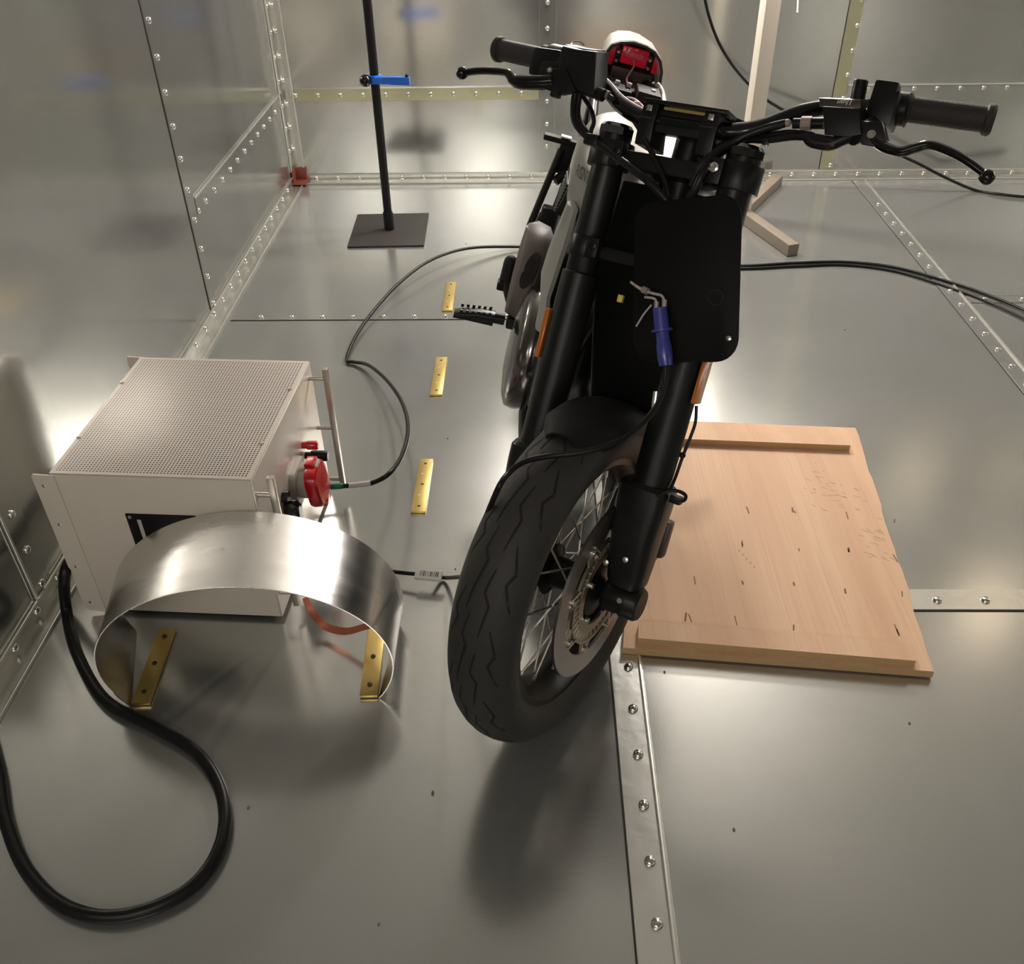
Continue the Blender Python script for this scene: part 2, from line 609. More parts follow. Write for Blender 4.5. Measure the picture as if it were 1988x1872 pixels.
# floor angle along the left wall
strip((X0 + 0.024, ROOM_Y0 + 0.05, 0), (X0 + 0.024, Y1 - 0.05, 0), (1, 0, 0), 0.048, (0, 0, 1), M_trim, (), ridge=0.021)
strip((X0, ROOM_Y0 + 0.05, 0.02), (X0, Y1 - 0.05, 0.02), (0, 0, 1), 0.04, (1, 0, 0), M_trim, rng(2.62, 5.9, 0.109), ridge=0.018)
# floor angle along the back wall
strip((X0 + 0.05, Y1, 0.018), (ROOM_X1 - 0.03, Y1, 0.018), (0, 0, 1), 0.036, (0, -1, 0), M_trim, rng(0.05, 3.5, 0.0985), ridge=0.016)
strip((X0 + 0.05, Y1 - 0.02, 0), (ROOM_X1 - 0.03, Y1 - 0.02, 0), (0, 1, 0), 0.036, (0, 0, 1), M_trim, (), ridge=-0.017)
# back wall
strip((X0 + 0.056, Y1, 0.380), (0.030, Y1, 0.380), (0, 0, 1), 0.055, (0, -1, 0), M_trimy, rng(0.004, 1.06, 0.0983), ridge=0.0265)
strip((0.066, Y1, 0.04), (0.066, Y1, 2.4), (1, 0, 0), 0.070, (0, -1, 0), M_wall, rng(0.112, 1.3, 0.0965), gap=0.018)
strip((1.326, Y1, 0.04), (1.326, Y1, 2.4), (1, 0, 0), 0.055, (0, -1, 0), M_trimy, rng(0.018, 1.3, 0.0955), off=0.018, gap=-0.03)
strip((1.355, Y1, 0.370), (ROOM_X1 - 0.02, Y1, 0.370), (0, 0, 1), 0.060, (0, -1, 0), M_wall, rng(0.085, 1.3, 0.0985), off=0.012, ridge=0.028)
# floor seams
strip((0.194, ROOM_Y0 + 0.05, 0), (0.194, 2.80, 0), (1, 0, 0), 0.066, (0, 0, 1), M_trim, rng(2.17, 3.4, 0.107), ridge=0.026, gap=-0.034, off=0.003)
strip((X0 + 0.06, 2.850, 0), (0.15, 2.850, 0), (0, 1, 0), 0.045, (0, 0, 1), M_floor, rng(0.10, 1.2, 0.105), gap=-0.022, th=0.0015)
strip((0.235, 1.481, 0), (ROOM_X1 - 0.03, 1.481, 0), (0, 1, 0), 0.064, (0, 0, 1), M_trim, rng(0.655, 2.4, 0.105), off=-0.004, gap=-0.033)
strip((1.470, ROOM_Y0 + 0.05, 0), (1.470, Y1 - 0.05, 0), (1, 0, 0), 0.058, (0, 0, 1), M_floor, rng(3.4, 5.8, 0.105), ridge=0.029, gap=-0.029)
strip((1.505, 2.955, 0), (ROOM_X1 - 0.03, 2.955, 0), (0, 1, 0), 0.05, (0, 0, 1), M_floor, rng(0.06, 1.1, 0.13), gap=0.026)

# hanging lamps (they light the room): cord, cap; the glowing globe is the light itself
for (lpos, power, lcol, lrad, llab) in LAMPS:
    t = thing('hanging_lamp', llab, 'lamp', lpos)
    MB().tube([(0, 0, lrad), (0, 0, ROOM_H - lpos[2])], 0.004, seg=8).build('cord', M_black, t)
    MB().lathe([(0.03, lrad + 0.01), (0.035, lrad + 0.03), (0.02, lrad + 0.07), (0.0, lrad + 0.07)], seg=20, cap=False).build('lamp_cap', M_black, t)

# copper corner bracket where the left wall, the back wall and the floor meet
b = MB()
b.box((0.028, -0.004, 0.03), (0.056, 0.006, 0.06), bev=0.001)
b.box((0.004, -0.028, 0.03), (0.006, 0.056, 0.06), bev=0.001)
b.box((0.032, -0.032, 0.004), (0.064, 0.064, 0.006), bev=0.001)
o = b.build('corner_bracket', M_copper_red)
o.location = (X0 + 0.004, Y1 - 0.004, 0.008)
tag(o, 'small reddish copper corner bracket where the left and back walls meet the floor', 'bracket')

# ------------------------------------------------------------------ stand with square foot
st = thing('floor_stand', 'thin black pole standing on a flat square black foot plate by the left back corner', 'stand', (-0.580, 3.612, 0.0), (0, 0, 0.03))
MB().box((0, 0, 0.004), (0.300, 0.340, 0.008), bev=0.001).build('foot_plate', M_blackpaint, st)
MB().lathe([(0.0205, 0.008), (0.0205, 0.075), (0.019, 0.08), (0.0165, 0.08), (0.0165, 1.60), (0.0, 1.60)], seg=24).build('pole', M_black, st)
cl = thing('clamp', 'blue clamp with a black ball knob gripping the thin black pole', 'clamp', (-0.580, 3.612, 0.585), (0, 0, -0.12))
b = MB()
b.lathe([(0.0235, -0.014), (0.0235, 0.014), (0.0166, 0.014), (0.0166, -0.014)], seg=24, loop=True)
b.box((0.05, -0.022, 0.0), (0.09, 0.012, 0.026), bev=0.003)
b.box((0.100, -0.022, 0.0), (0.075, 0.015, 0.028), bev=0.002)
b.box((0.02, -0.020, 0.0), (0.03, 0.02, 0.022), bev=0.003)
b.build('clamp_arm', M_blueclamp, cl)
MB().ball((0.128, -0.022, 0.018), 0.007).build('screw_cap', M_black, cl)
b = MB()
b.ball((-0.028, -0.028, 0.0), 0.0215, seg=20)
b.tube([(-0.028, -0.028, 0), (-0.010, -0.014, 0)], 0.007)
b.build('ball_knob', M_blackgloss, cl)

# ------------------------------------------------------------------ wooden mast
ms = thing('wooden_mast', 'pale square wooden post on crossed wooden feet behind the motorcycle', 'post', (0.862, 3.715, 0.0))
MB().box((0, 0, 0.85), (0.058, 0.058, 1.66), bev=0.003, rot=Matrix.Rotation(0.18, 3, 'Z')).build('post', M_wood_mast, ms)
for ang, ln in ((math.atan2(0.385, 0.225), 0.46), (math.atan2(-0.37, 0.125), 0.40), (math.atan2(0.05, -0.42), 0.42)):
    r3 = Matrix.Rotation(ang, 3, 'Z')
    c = r3 @ Vector((ln / 2 + 0.02, 0, 0.0235))
    MB().box(c, (ln - 0.04, 0.045, 0.045), bev=0.002, rot=r3).build('foot', M_wood_foot, ms)

# ------------------------------------------------------------------ plywood board
bd = thing('plywood_board', 'sheet of pale plywood with a wooden batten near each end lying right of the motorcycle', 'board', (0.53, 1.70, 0.0))
random.seed(4)


def rel(p, o):
    return (p[0] - o[0], p[1] - o[1], p[2])


BO = (0.53, 1.70)
outline = [(0.187, 1.318), (0.803, 1.256)]
n = 26
for i in range(1, n):
    t = i / n
    outline.append((0.803 + (0.889 - 0.803) * t + random.uniform(-0.0028, 0.0028), 1.256 + (2.130 - 1.256) * t))
outline += [(0.889, 2.130), (0.297, 2.178), (0.262, 1.90)]
b = MB()
b.prism([(x - BO[0], y - BO[1], 0.004) for x, y in outline], (0, 0, 0.018), mi=0)
b.bm.normal_update()
for f in b.bm.faces:
    if abs(f.normal.z) < 0.5:
        f.material_index = 1
b.build('sheet', [M_ply, M_plyedge], bd, angle=20)


def quadbox(pts, z0, z1, name, mats, parent, off, edge=True):
    b = MB()
    b.prism([(x - off[0], y - off[1], z0) for x, y in pts], (0, 0, z1 - z0))
    b.bm.normal_update()
    for f in b.bm.faces:
        if abs(f.normal.z) < 0.5:
            f.material_index = 1
    return b.build(name, mats, parent, angle=20)


quadbox([(0.218, 1.328), (0.766, 1.250 + 0.018), (0.775, 1.315), (0.224, 1.378)], 0.022, 0.040, 'batten', [M_ply, M_plyedge], bd, BO)
quadbox([(0.33, 2.058), (0.842, 2.020), (0.845, 2.066), (0.333, 2.102)], 0.022, 0.040, 'batten', [M_ply, M_plyedge], bd, BO)
# nail marks and scuffs pressed into the face veneer
b = MB()
for i in range(5):
    for j, yy in enumerate((1.405, 1.53, 1.645, 1.78)):
        if random.random() < 0.05:
            continue
        x = 0.33 + 0.112 * i + 0.03 * j + random.uniform(-0.008, 0.008)
        y = yy - 0.012 * i + random.uniform(-0.01, 0.01)
        if x > 0.80 + 0.03 * j:
            continue
        for _ in range(random.choice((1, 1, 2))):
            a = random.uniform(-0.35, 0.15)
            b.box((x - BO[0] + random.uniform(-.008, .008), y - BO[1] + random.uniform(-.006, .006), 0.0221), (random.uniform(.002, .0045), random.uniform(.010, .030), 0.0003), rot=Matrix.Rotation(a, 3, 'Z'), mi=0)
for k in range(46):
    a = random.gauss(0, 1)
    x = 0.745 + 0.035 * random.gauss(0, 1)
    y = 1.84 + 0.045 * random.gauss(0, 1) - (x - 0.745) * 0.5
    b.box((x - BO[0], y - BO[1], 0.0221), (0.0012, random.uniform(.006, .016), 0.0003), rot=Matrix.Rotation(1.0 + random.uniform(-.4, .4), 3, 'Z'), mi=1)
for k in range(26):
    x = 0.80 + random.uniform(-0.03, 0.035)
    y = 1.62 + random.uniform(-0.05, 0.08)
    b.box((min(x, 0.825) - BO[0], y - BO[1], 0.0221), (0.0012, random.uniform(.008, .02), 0.0003), rot=Matrix.Rotation(0.9 + random.uniform(-.2, .2), 3, 'Z'), mi=1)
for k in range(5):
    b.box((0.48 + 0.006 * k - BO[0], 1.60 - 0.014 * k - BO[1] + 0.02, 0.0221), (0.004, 0.006, 0.0003), mi=1)
o = b.build('nail_mark', [M_scuff, M_scuff2], bd)
o['kind'] = 'stuff'

# ------------------------------------------------------------------ brass strips on the floor
def brass_strip_mesh(name, ln, parent=None, w=0.036, h=0.007):
    b = MB()
    b.box((0, 0, h / 2), (w, ln, h), bev=0.001)
    for k in (-0.40, 0.0, 0.40):
        b.lathe([(0.0042, h + 0.0003), (0.0, h + 0.0004)], (0, k * ln, 0), seg=12, mi=1, cap=False)
    for k in (-0.2, 0.2):
        b.lathe([(0.0032, h + 0.0003), (0.0, h + 0.0004)], (-0.004, k * ln, 0), seg=12, mi=2, cap=False)
    return b.build(name, [M_brass, M_brasshole, M_edge], parent)


for i, (x, y, ln, lab) in enumerate(((-0.284, 1.896, 0.226, 'brass strip on the floor nearest to the curved aluminium hood'),
                                     (-0.285, 2.448, 0.224, 'brass strip on the floor midway along the row of three'),
                                     (-0.292, 2.998, 0.226, 'brass strip on the floor farthest from the camera, beside the footpeg'))):
    o = brass_strip_mesh('brass_strip', ln)
    o.location = (x, y, 0.0005)
    tag(o, lab, 'metal strip', 'brass strips in a row on the floor')

# ------------------------------------------------------------------ curved aluminium hood
AX, AY, AYAW = -0.5504, 1.1895, 0.0458
EA, EB, EZ, EW = 0.283, 0.2115, 0.104, 0.2064
FA, FB_, FZ, FOFF = 0.300, 0.242, 0.080, -0.014      # the rear rim is a little wider and higher
hood = thing('metal_hood', 'curved polished aluminium hood arching over the floor in front of the metal case', 'metal hood', (AX, AY, 0), (0, 0, AYAW))
t0 = math.asin(-EZ / EB)
NS = 72
t1 = math.asin(-FZ / FB_)
rings = []
for (rr, yy, A_, B_, Z_, off_, ts) in ((0.0, 0.0, EA, EB, EZ, 0.0, t0), (0.0, EW, FA, FB_, FZ, FOFF, t1), (-0.002, EW, FA, FB_, FZ, FOFF, t1), (-0.002, 0.0, EA, EB, EZ, 0.0, t0)):
    ring = []
    for k in range(NS + 1):
        th = ts + (math.pi - 2 * ts) * k / NS
        ring.append((off_ + (A_ + rr) * math.cos(th), yy, max(0.0015, Z_ + (B_ + rr) * math.sin(th))))
    rings.append(ring)
b = MB()
mixp = lambda p, q, t: tuple(p[i] + (q[i] - p[i]) * t for i in range(3))
cols = [[mixp(rings[0][k], rings[1][k], t / 6) for t in range(7)] + [mixp(rings[2][k], rings[3][k], t / 6) for t in range(7)] for k in range(NS + 1)]
b.loft(cols)
b.build('sheet', M_alu, hood, angle=50)
for sgn in (-1, 1):
    px = sgn * EA * math.cos(t0)
    s_ = MB()
    s_.box((px - sgn * 0.021, EW / 2 - 0.002, 0.006), (0.036, EW - 0.004, 0.008), bev=0.001)
    o = s_.build('brass_strip', M_brass, hood)
    for k in (-0.075, 0.0, 0.075):
        b = MB()
        b.lathe([(0.0052, 0.0), (0.0048, 0.0022), (0.0025, 0.003), (0.0, 0.003)], (px - sgn * 0.021, EW / 2 + k, 0.010), seg=14, cap=False)
        b.build('screw', M_brasshole, o)

# copper strap from the case to the hood
pts = [(-0.4818,1.4050,0.0798), (-0.4687,1.3900,0.0520), (-0.4386,1.3700,0.0292), (-0.3915,1.3450,0.0399), (-0.3484,1.3300,0.0679), (-0.3082,1.3150,0.0985)]
pts = [(p[0], p[1], max(p[2], 0.02)) for p in pts]
b = MB()
b.ribbon(catmull(pts, 8), (0.15, 1, 0.25), 0.017, 0.0012)
tag(b.build('copper_strap', M_copper), 'thin copper strap looping under the curved aluminium hood', 'strap')

# crumbs of dirt on the floor, a pale wire end hanging from above
b = MB()
random.seed(11)
for p in ((0.2690,1.2710,0.0010), (0.3482,0.9163,0.0010), (0.7234,1.1455,0.0010), (-0.2346,2.1149,0.0010), (-0.5065,0.9534,0.0010), (-0.1780,1.5797,0.0010), (-0.2595,3.4740,0.0010), (1.0282,2.7410,0.0010), (-0.1799,0.9852,0.0010), (-0.2459,0.7445,0.0010)):
    r_ = 0.0022 * (p[1] ** 0.5) * random.uniform(0.6, 1.2)
    b.ball(p, r_, seg=8, scale=(1, random.uniform(1, 2.2), 0.5))
tag(b.build('floor_crumbs', M_scuff), 'few tiny dark crumbs of dirt scattered over the metal floor', 'dirt', kind='stuff')
b = MB()
b.tube(catmull([(0.9984,4.0000,1.0373), (1.0199,4.0000,0.8688), (1.0376,4.0000,0.7194)], 5), 0.0035, seg=8)
tag(b.build('wire_end', M_white), 'short pale wire end hanging right of the wooden post near the back wall', 'wire')

# ------------------------------------------------------------------ metal case
CW, CD, CH = 0.4064, 0.4626, 0.383
case = thing('metal_case', 'pale metal case with perforated top and red lidded socket, by the left wall', 'metal case', (-0.7335, 1.6566, 0.0), (0, 0, -0.0541))
b = MB()
b.box((0, 0, 0.012 + (CH - 0.014) / 2), (CW - 0.006, CD, CH - 0.014), bev=0.002)
b.build('body', M_case, case)
b = MB()
b.box((0, 0, 0), (CW - 0.002, CD - 0.004, 0.003), bev=0.001)
o = b.build('perforated_top', M_perf, case, M=Matrix.Translation((0, 0, CH - 0.0005)))
for (x, y, z) in ((-0.1972,0.1129,0.3830), (-0.1982,-0.1051,0.3830), (0.1913,0.1025,0.3830), (0.1896,-0.1080,0.3830)):
    MB().lathe([(0.0045, 0.0), (0.004, 0.0025), (0.0, 0.003)], (x, y, 0.0015), seg=12, cap=False).build('screw', M_alubar, o)
b = MB()
b.box((CW / 2 - 0.0015, 0, 0.012 + (CH - 0.014) / 2), (0.004, CD - 0.002, CH - 0.014), bev=0.001)
b.build('side_panel', M_caseright, case)
for sgn in (-1, 1):
    yy = sgn * (CD / 2 + 0.0015)
    xl, xr = -CW / 2 - 0.034, -CW / 2 + 0.012
    b = MB()
    b.prism([(xl, yy - 0.0015, CH - 0.004), (xl, yy - 0.0015, 0.030), (xl + 0.008, yy - 0.0015, 0.012), (xr, yy - 0.0015, 0.006), (xr, yy - 0.0015, CH - 0.002), (xl + 0.004, yy - 0.0015, CH)], (0, 0.003, 0))
    o = b.build('flange', M_case, case)
    if sgn < 0:
        for z in (0.355, 0.255, 0.14, 0.035):
            MB().lathe([(0.0042, 0.0), (0.0035, 0.0004), (0.0, 0.0005)], (xl + 0.018, yy - 0.0015, z), (0, -1, 0), seg=12, cap=False).build('screw_hole', M_edge, o)
b = MB()
for (x, y) in ((-0.15, -0.19), (0.17, -0.19), (-0.15, 0.19), (0.17, 0.19)):
    MB().lathe([(0.013, 0.0), (0.015, 0.012), (0, 0.012)], (x, y, 0.0), seg=16).build('foot', M_black, case)
b.bm.free()
MB().box((0, 0, 0.009), (CW - 0.05, CD - 0.01, 0.008)).build('base_plate', M_blackmatte, case)
# handles
for (yb, hoff, stand) in ((0.205, 0.042, (0.352, 0.215, 0.060)), (-0.214, 0.032, (0.335, 0.07))):
    b = MB()
    b.box((CW / 2 + hoff, yb, 0.207), (0.013, 0.013, 0.345), bev=0.0015)
    o = b.build('handle', M_alubar, case)
    for z in stand:
        MB().tube([(CW / 2, yb, z), (CW / 2 + hoff - 0.005, yb, z)], 0.0052, seg=14).build('standoff', M_alubar, o)
# power socket
sx = CW / 2
b = MB()
b.prism([(sx, 0.002 + p[0], 0.203 + p[1]) for p in rrect(0.086, 0.094, 0.010)], (0.012, 0, 0), bev=0.002)
b.lathe([(0.036, 0.010), (0.036, 0.040), (0.034, 0.046), (0.0, 0.046)], (sx, 0.002, 0.203), (1, 0, 0), seg=32)
b.box((sx + 0.032, 0.012, 0.238), (0.05, 0.03, 0.018), bev=0.003, rot=Matrix.Rotation(-0.25, 3, 'Y'))
sock = b.build('power_socket', M_greysock, case)
rot = Matrix.Rotation(0.20, 3, 'Y')
b = MB()
outl = rrect(0.090, 0.092, 0.026, 4)
rings = []
for dxx, sc in ((0.036, 1.0), (0.042, 1.04), (0.058, 1.0), (0.063, 0.86)):
    rings.append([(sx + dxx - 0.10 * (p[1] * sc), 0.002 + p[0] * sc, 0.203 + p[1] * sc) for p in outl])
b.loft(rings)
b.box((sx + 0.038, 0.012, 0.247), (0.024, 0.034, 0.022), bev=0.004)
b.box((sx + 0.060, -0.004, 0.160), (0.020, 0.026, 0.020), bev=0.005)
b.build('lid', M_red, sock)
MB().tube([(sx + 0.035, 0.031, 0.2435), (sx + 0.035, -0.012, 0.2435)], 0.004).build('hinge_pin', M_chrome, sock)
b = MB()
b.lathe([(0.0085, 0.0), (0.0085, 0.010), (0.0105, 0.012), (0.0105, 0.034), (0.008, 0.038), (0.0, 0.038)], (sx, 0.083, 0.248), (1, 0, 0), seg=20)
b.build('red_terminal', M_red, case)
b = MB()
b.lathe([(0.0085, 0.0), (0.0085, 0.012), (0.0125, 0.016), (0.0125, 0.050), (0.010, 0.054), (0.0, 0.054)], (sx, 0.090, 0.214), (1, 0, 0), seg=20)
b.build('black_terminal', M_black, case)
b = MB()
b.lathe([(0.012, 0.0), (0.014, 0.004), (0.014, 0.014), (0.0, 0.014)], (sx, -0.093, 0.235), (1, 0, 0), seg=20)
b.loft([sring((sx + h, -0.092, 0.192), (0, 1, 0), (0, 0, 1), 0.0165 * s, 0.034 * s, 0.85, 24) for h, s in ((0.0, .8), (0.012, 1.0), (0.026, 0.95), (0.034, 0.7))])
b.build('knob', M_blackgloss, case)
# name plate on the front
b = MB()
b.box((0.0, -CD / 2 - 0.001, 0.225), (0.145, 0.003, 0.130), bev=0.001)
o = b.build('name_plate', M_black, case)
MB().lathe([(0.0042, 0.0), (0.0035, 0.002), (0, 0.002)], (-0.064, -CD / 2 - 0.0025, 0.282), (0, -1, 0), seg=12, cap=False).build('screw', M_steel, o)
MB().box((-0.047, -CD / 2 - 0.0028, 0.236), (0.008, 0.0006, 0.080)).build('printed_bar', M_tape, o)

# ------------------------------------------------------------------ cables
def cable(name, pts, r, m, label, cat='cable', n=10, seg=10):
    b = MB()
    b.tube(catmull(pts, n), r, seg=seg)
    o = b.build(name, m, angle=60)
    tag(o, label, cat)
    return o


thick = [(-1.005, 1.80, 0.12), (-1.010, 1.66, 0.12), (-1.004, 1.53, 0.115), (-0.9920,1.4336,0.1268), (-1.0229,1.4302,0.0150), (-0.9497,1.3045,0.0130), (-0.8449,1.1828,0.0130), (-0.7261,1.1184,0.0130), (-0.6234,1.0566,0.0130), (-0.5544,0.9691,0.0130), (-0.5324,0.8738,0.0130), (-0.5640,0.7927,0.0130), (-0.6547,0.7487,0.0130), (-0.7516,0.7614,0.0130), (-0.8449,0.8244,0.0130), (-0.9254,0.9200,0.0130), (-0.9824,1.0149,0.0130), (-1.0406,1.1010,0.0130)]
cable('power_cable', thick, 0.0118, M_cable, 'thick black cable snaking across the floor from behind the metal case')

# charging lead: plug with green tape at the case, loop, then along the floor behind the motorcycle
lead0 = [(-0.4731,1.7150,0.1381), (-0.4510,1.7150,0.1396), (-0.4167,1.7250,0.1349), (-0.3792,1.7350,0.1334)]
lead = lead0 + [(-0.3351,1.7291,0.1650), (-0.3203,1.8437,0.1350), (-0.3244,2.0016,0.1050), (-0.3597,2.1746,0.0750), (-0.4276,2.3501,0.0450), (-0.5064,2.4880,0.0200), (-0.5568,2.5268,0.0090), (-0.5841,2.5450,0.0080), (-0.5770,2.6833,0.0120), (-0.5437,2.8398,0.0200), (-0.4724,3.0415,0.0350), (-0.3764,3.2127,0.0450), (-0.2506,3.3431,0.0350), (-0.0950,3.4075,0.0150), (0.0549,3.4066,0.0080), (0.3300,3.3529,0.0080), (0.5748,3.2727,0.0080), (0.7791,3.2325,0.0080), (0.9736,3.2525,0.0080), (1.1658,3.2587,0.0080), (1.3395,3.2057,0.0080), (1.4976,3.0720,0.0080), (1.6077,2.9393,0.0080), (1.7049,2.7636,0.0080), (1.7842,2.5507,0.0080)]
o = cable('charging_lead', lead, 0.0058, M_cable, 'thin black lead looping from the red lidded socket along the floor behind the motorcycle')
d01 = [Vector(p) for p in lead0]
b = MB()
b.tube(catmull(lead0[:2] + [tuple(d01[1] * 0.9 + d01[2] * 0.1)], 4), 0.0072, seg=14)
b.build('green_tape', M_green, o)
b = MB()
b.tube([d01[1] * 0.45 + d01[2] * 0.55, d01[2], d01[2] * 0.1 + d01[3] * 0.9], 0.0066, seg=14)
b.build('grey_sleeve', M_tape, o)
MB().tube([tuple(d01[0] - Vector((0.03, 0, 0))), tuple(d01[0])], 0.006, seg=12).build('plug_pin', M_chrome, o)

cable('floor_cable', [(0.0544,3.3718,0.0060), (0.3276,3.3190,0.0060), (0.5719,3.2494,0.0060), (0.7760,3.2142,0.0060), (0.9688,3.2295,0.0060), (1.1612,3.2403,0.0060), (1.3316,3.1788,0.0060), (1.4831,3.0303,0.0060), (1.5881,2.8887,0.0060), (1.6805,2.7070,0.0060), (1.7633,2.5065,0.0060)], 0.005, M_cable, 'thin black cable lying just in front of the charging lead on the right floor')

cable('hanging_cable', [(0.6064,3.9500,0.9818), (0.6440,3.9500,0.8459), (0.6854,3.9500,0.7216), (0.7517,3.9500,0.6010), (0.8659,3.9700,0.4740), (1.0179,4.0000,0.3646), (1.2466,4.0000,0.2754), (1.5856,4.0000,0.1548), (1.7706,4.0000,0.0717), (1.9268,4.0049,0.0080), (2.0123,3.9525,0.0080), (2.1161,3.9130,0.0080), (2.2794,3.8668,0.0080)], 0.0062, M_cable, 'black cable hanging down behind the pale wooden post and trailing off along the floor')

# ------------------------------------------------------------------ motorcycle
_bs, _bb, _bw, _bo = [Vector(v) for v in ((0.96650,-0.02600,-0.25536),(0.02513,0.99966,-0.00664),(0.25545,0.00000,0.96682),(0.00000,1.22500,0.00000))]
_fl, _fb, _ft, _fo = [Vector(v) for v in ((0.85347,-0.52114,-0.00298),(0.46214,0.75946,-0.45787),(0.24087,0.38940,0.88902),(0.05931,1.22475,0.31335))]


def m4(x, y, z, o):
    return Matrix(((x.x, y.x, z.x, o.x), (x.y, y.y, z.y, o.y), (x.z, y.z, z.z, o.z), (0, 0, 0, 1)))


BIKE = m4(_bs, _bb, _bw, _bo)
FRONT = m4(_fl, _fb, _ft, _fo)
moto = thing('motorcycle', 'black motorcycle with its headlight removed, leaning, front wheel towards the camera', 'motorcycle')
moto.matrix_world = BIKE
FM = BIKE.inverted() @ FRONT


def fpart(b, name, m, angle=35):
    return b.build(name, m, moto, FM, angle)


def bpart(b, name, m, angle=35):
    return b.build(name, m, moto, None, angle)


R_T = 0.3135


def tyre(b, R, hw, rim, c=(0, 0, 0)):
    prof = [(rim, hw * 0.62), (rim + 0.012, hw * 0.86), (rim + 0.030, hw * 0.985), (rim + 0.050, hw), (R - 0.026, hw * 0.90), (R - 0.013, hw * 0.70), (R - 0.0045, hw * 0.42), (R - 0.0008, hw * 0.16)]
    prof = prof + [(r, -h) for r, h in reversed(prof)] + [(rim - 0.004, -hw * 0.5), (rim - 0.004, hw * 0.5)]
    b.lathe(prof, c, (1, 0, 0), seg=120, loop=True)


def tyre_surf(R, hw, x):
    """radius of the tread at sideways position x"""
    P = [(0.0, R), (hw * 0.16, R - 0.0008), (hw * 0.42, R - 0.0045), (hw * 0.70, R - 0.013), (hw * 0.90, R - 0.026), (hw, R - 0.055)]
    x = abs(x)
    for (x0, r0), (x1, r1) in zip(P[:-1], P[1:]):
        if x <= x1:
            return r0 + (r1 - r0) * (x - x0) / (x1 - x0)
    return P[-1][1]


def tread(b, R, hw, n, mi):
    """lightning shaped grooves round the tread"""
    shapes = [[(-0.010, 0.02), (-0.016, 0.30), (-0.006, 0.42), (-0.016, 0.80), (-0.019, 1.0)],
              [(0.012, 0.10), (0.006, 0.38), (0.018, 0.52), (0.012, 0.90)],
              [(-0.028, 0.0), (-0.041, 0.30), (-0.032, 0.42), (-0.046, 0.72)],
              [(0.028, 0.05), (0.041, 0.35), (0.033, 0.50), (0.047, 0.80)]]
    dphi = 2 * math.pi / n
    for k in range(n):
        for si, s in enumerate(shapes):
            path = []
            for i in range(len(s) - 1):
                for q in range(6):
                    t = q / 6
                    path.append((s[i][0] + (s[i + 1][0] - s[i][0]) * t, s[i][1] + (s[i + 1][1] - s[i][1]) * t))
            path.append(s[-1])
            rows = []
            m = len(path)
            for i, (x, u) in enumerate(path):
                f = math.sin(math.pi * min(1, max(0, (i + 0.3) / (m - 0.4)))) ** 0.5
                w = 0.0019 * f + 0.0004
                a = dphi * (k + u + 0.37 * si)
                row = []
                for xx in (x - w, x + w):
                    r = tyre_surf(R, hw, xx) + 0.0003
                    row.append((xx, r * math.cos(a), r * math.sin(a)))
                rows.append(row)
            vs_ = [[b.bm.verts.new(Vector(p)) for p in row] for row in rows]
            for a_, b_ in zip(vs_[:-1], vs_[1:]):
                f = b.bm.faces.new((a_[0], a_[1], b_[1], b_[0]))
                f.material_index = mi


b = MB()
tyre(b, R_T, 0.0600, 0.228)
tread(b, R_T, 0.0600, 14, 1)
fpart(b, 'front_tyre', [M_rubber, M_groove])
b = MB()
prof = [(0.232, 0.039), (0.233, 0.043), (0.222, 0.043), (0.214, 0.036), (0.207, 0.022), (0.200, 0.010)]
prof = prof + [(r, -h) for r, h in reversed(prof)] + [(0.215, -0.030), (0.226, -0.036), (0.226, 0.036), (0.215, 0.030)]
b.lathe(prof, (0, 0, 0), (1, 0, 0), seg=96, loop=True)
rim = fpart(b, 'front_rim', M_black)
for k in range(32):
    a = 2 * math.pi * k / 32
    side = 1 if k % 2 else -1
    da = (0.62 if (k // 2) % 2 else -0.62)
    p0 = (side * 0.030, 0.043 * math.cos(a - da * 1.0), 0.043 * math.sin(a - da * 1.0))
    p1 = (side * 0.009, 0.203 * math.cos(a), 0.203 * math.sin(a))
    v = Vector(p1) - Vector(p0)
    b = MB()
    b.tube([p0, p1], 0.0019, seg=6)
    b.tube([Vector(p1) - v.normalized() * 0.014, p1], 0.0032, seg=6)
    b.build('spoke', M_steel, rim)
b = MB()
b.lathe([(0.0, -0.100), (0.012, -0.100), (0.012, -0.075), (0.030, -0.070), (0.034, -0.045), (0.048, -0.038), (0.048, -0.026), (0.030, -0.018), (0.028, 0.018), (0.048, 0.026), (0.048, 0.040), (0.040, 0.052), (0.052, 0.060), (0.052, 0.066), (0.030, 0.072), (0.012, 0.078), (0.012, 0.120), (0.0, 0.120)], (0, 0, 0), (1, 0, 0), seg=40, cap=False)
fpart(b, 'front_hub', M_black)
# brake disc on the bike's left
DX, DR = 0.070, 0.165
b = MB()
b.lathe([(DR, -0.0025), (DR, 0.0025), (DR - 0.041, 0.0025), (DR - 0.041, -0.0025)], (DX, 0, 0), (1, 0, 0), seg=96, loop=True)
disc = fpart(b, 'brake_disc', M_disc)
b = MB()
b.lathe([(0.1035, -0.002), (0.1035, 0.003), (0.098, 0.003), (0.098, -0.002)], (DX, 0, 0), (1, 0, 0), seg=72, loop=True)
b.lathe([(0.082, -0.002), (0.082, 0.003), (0.066, 0.003), (0.066, -0.002)], (DX, 0, 0), (1, 0, 0), seg=72, loop=True)
for k in range(44):
    a = 2 * math.pi * k / 44
    r1, r2 = 0.080, 0.100
    da = 0.05
    b.tube([(DX, r1 * math.cos(a), r1 * math.sin(a)), (DX, r2 * math.cos(a + da), r2 * math.sin(a + da))], 0.0031, seg=6, flat=0.6)
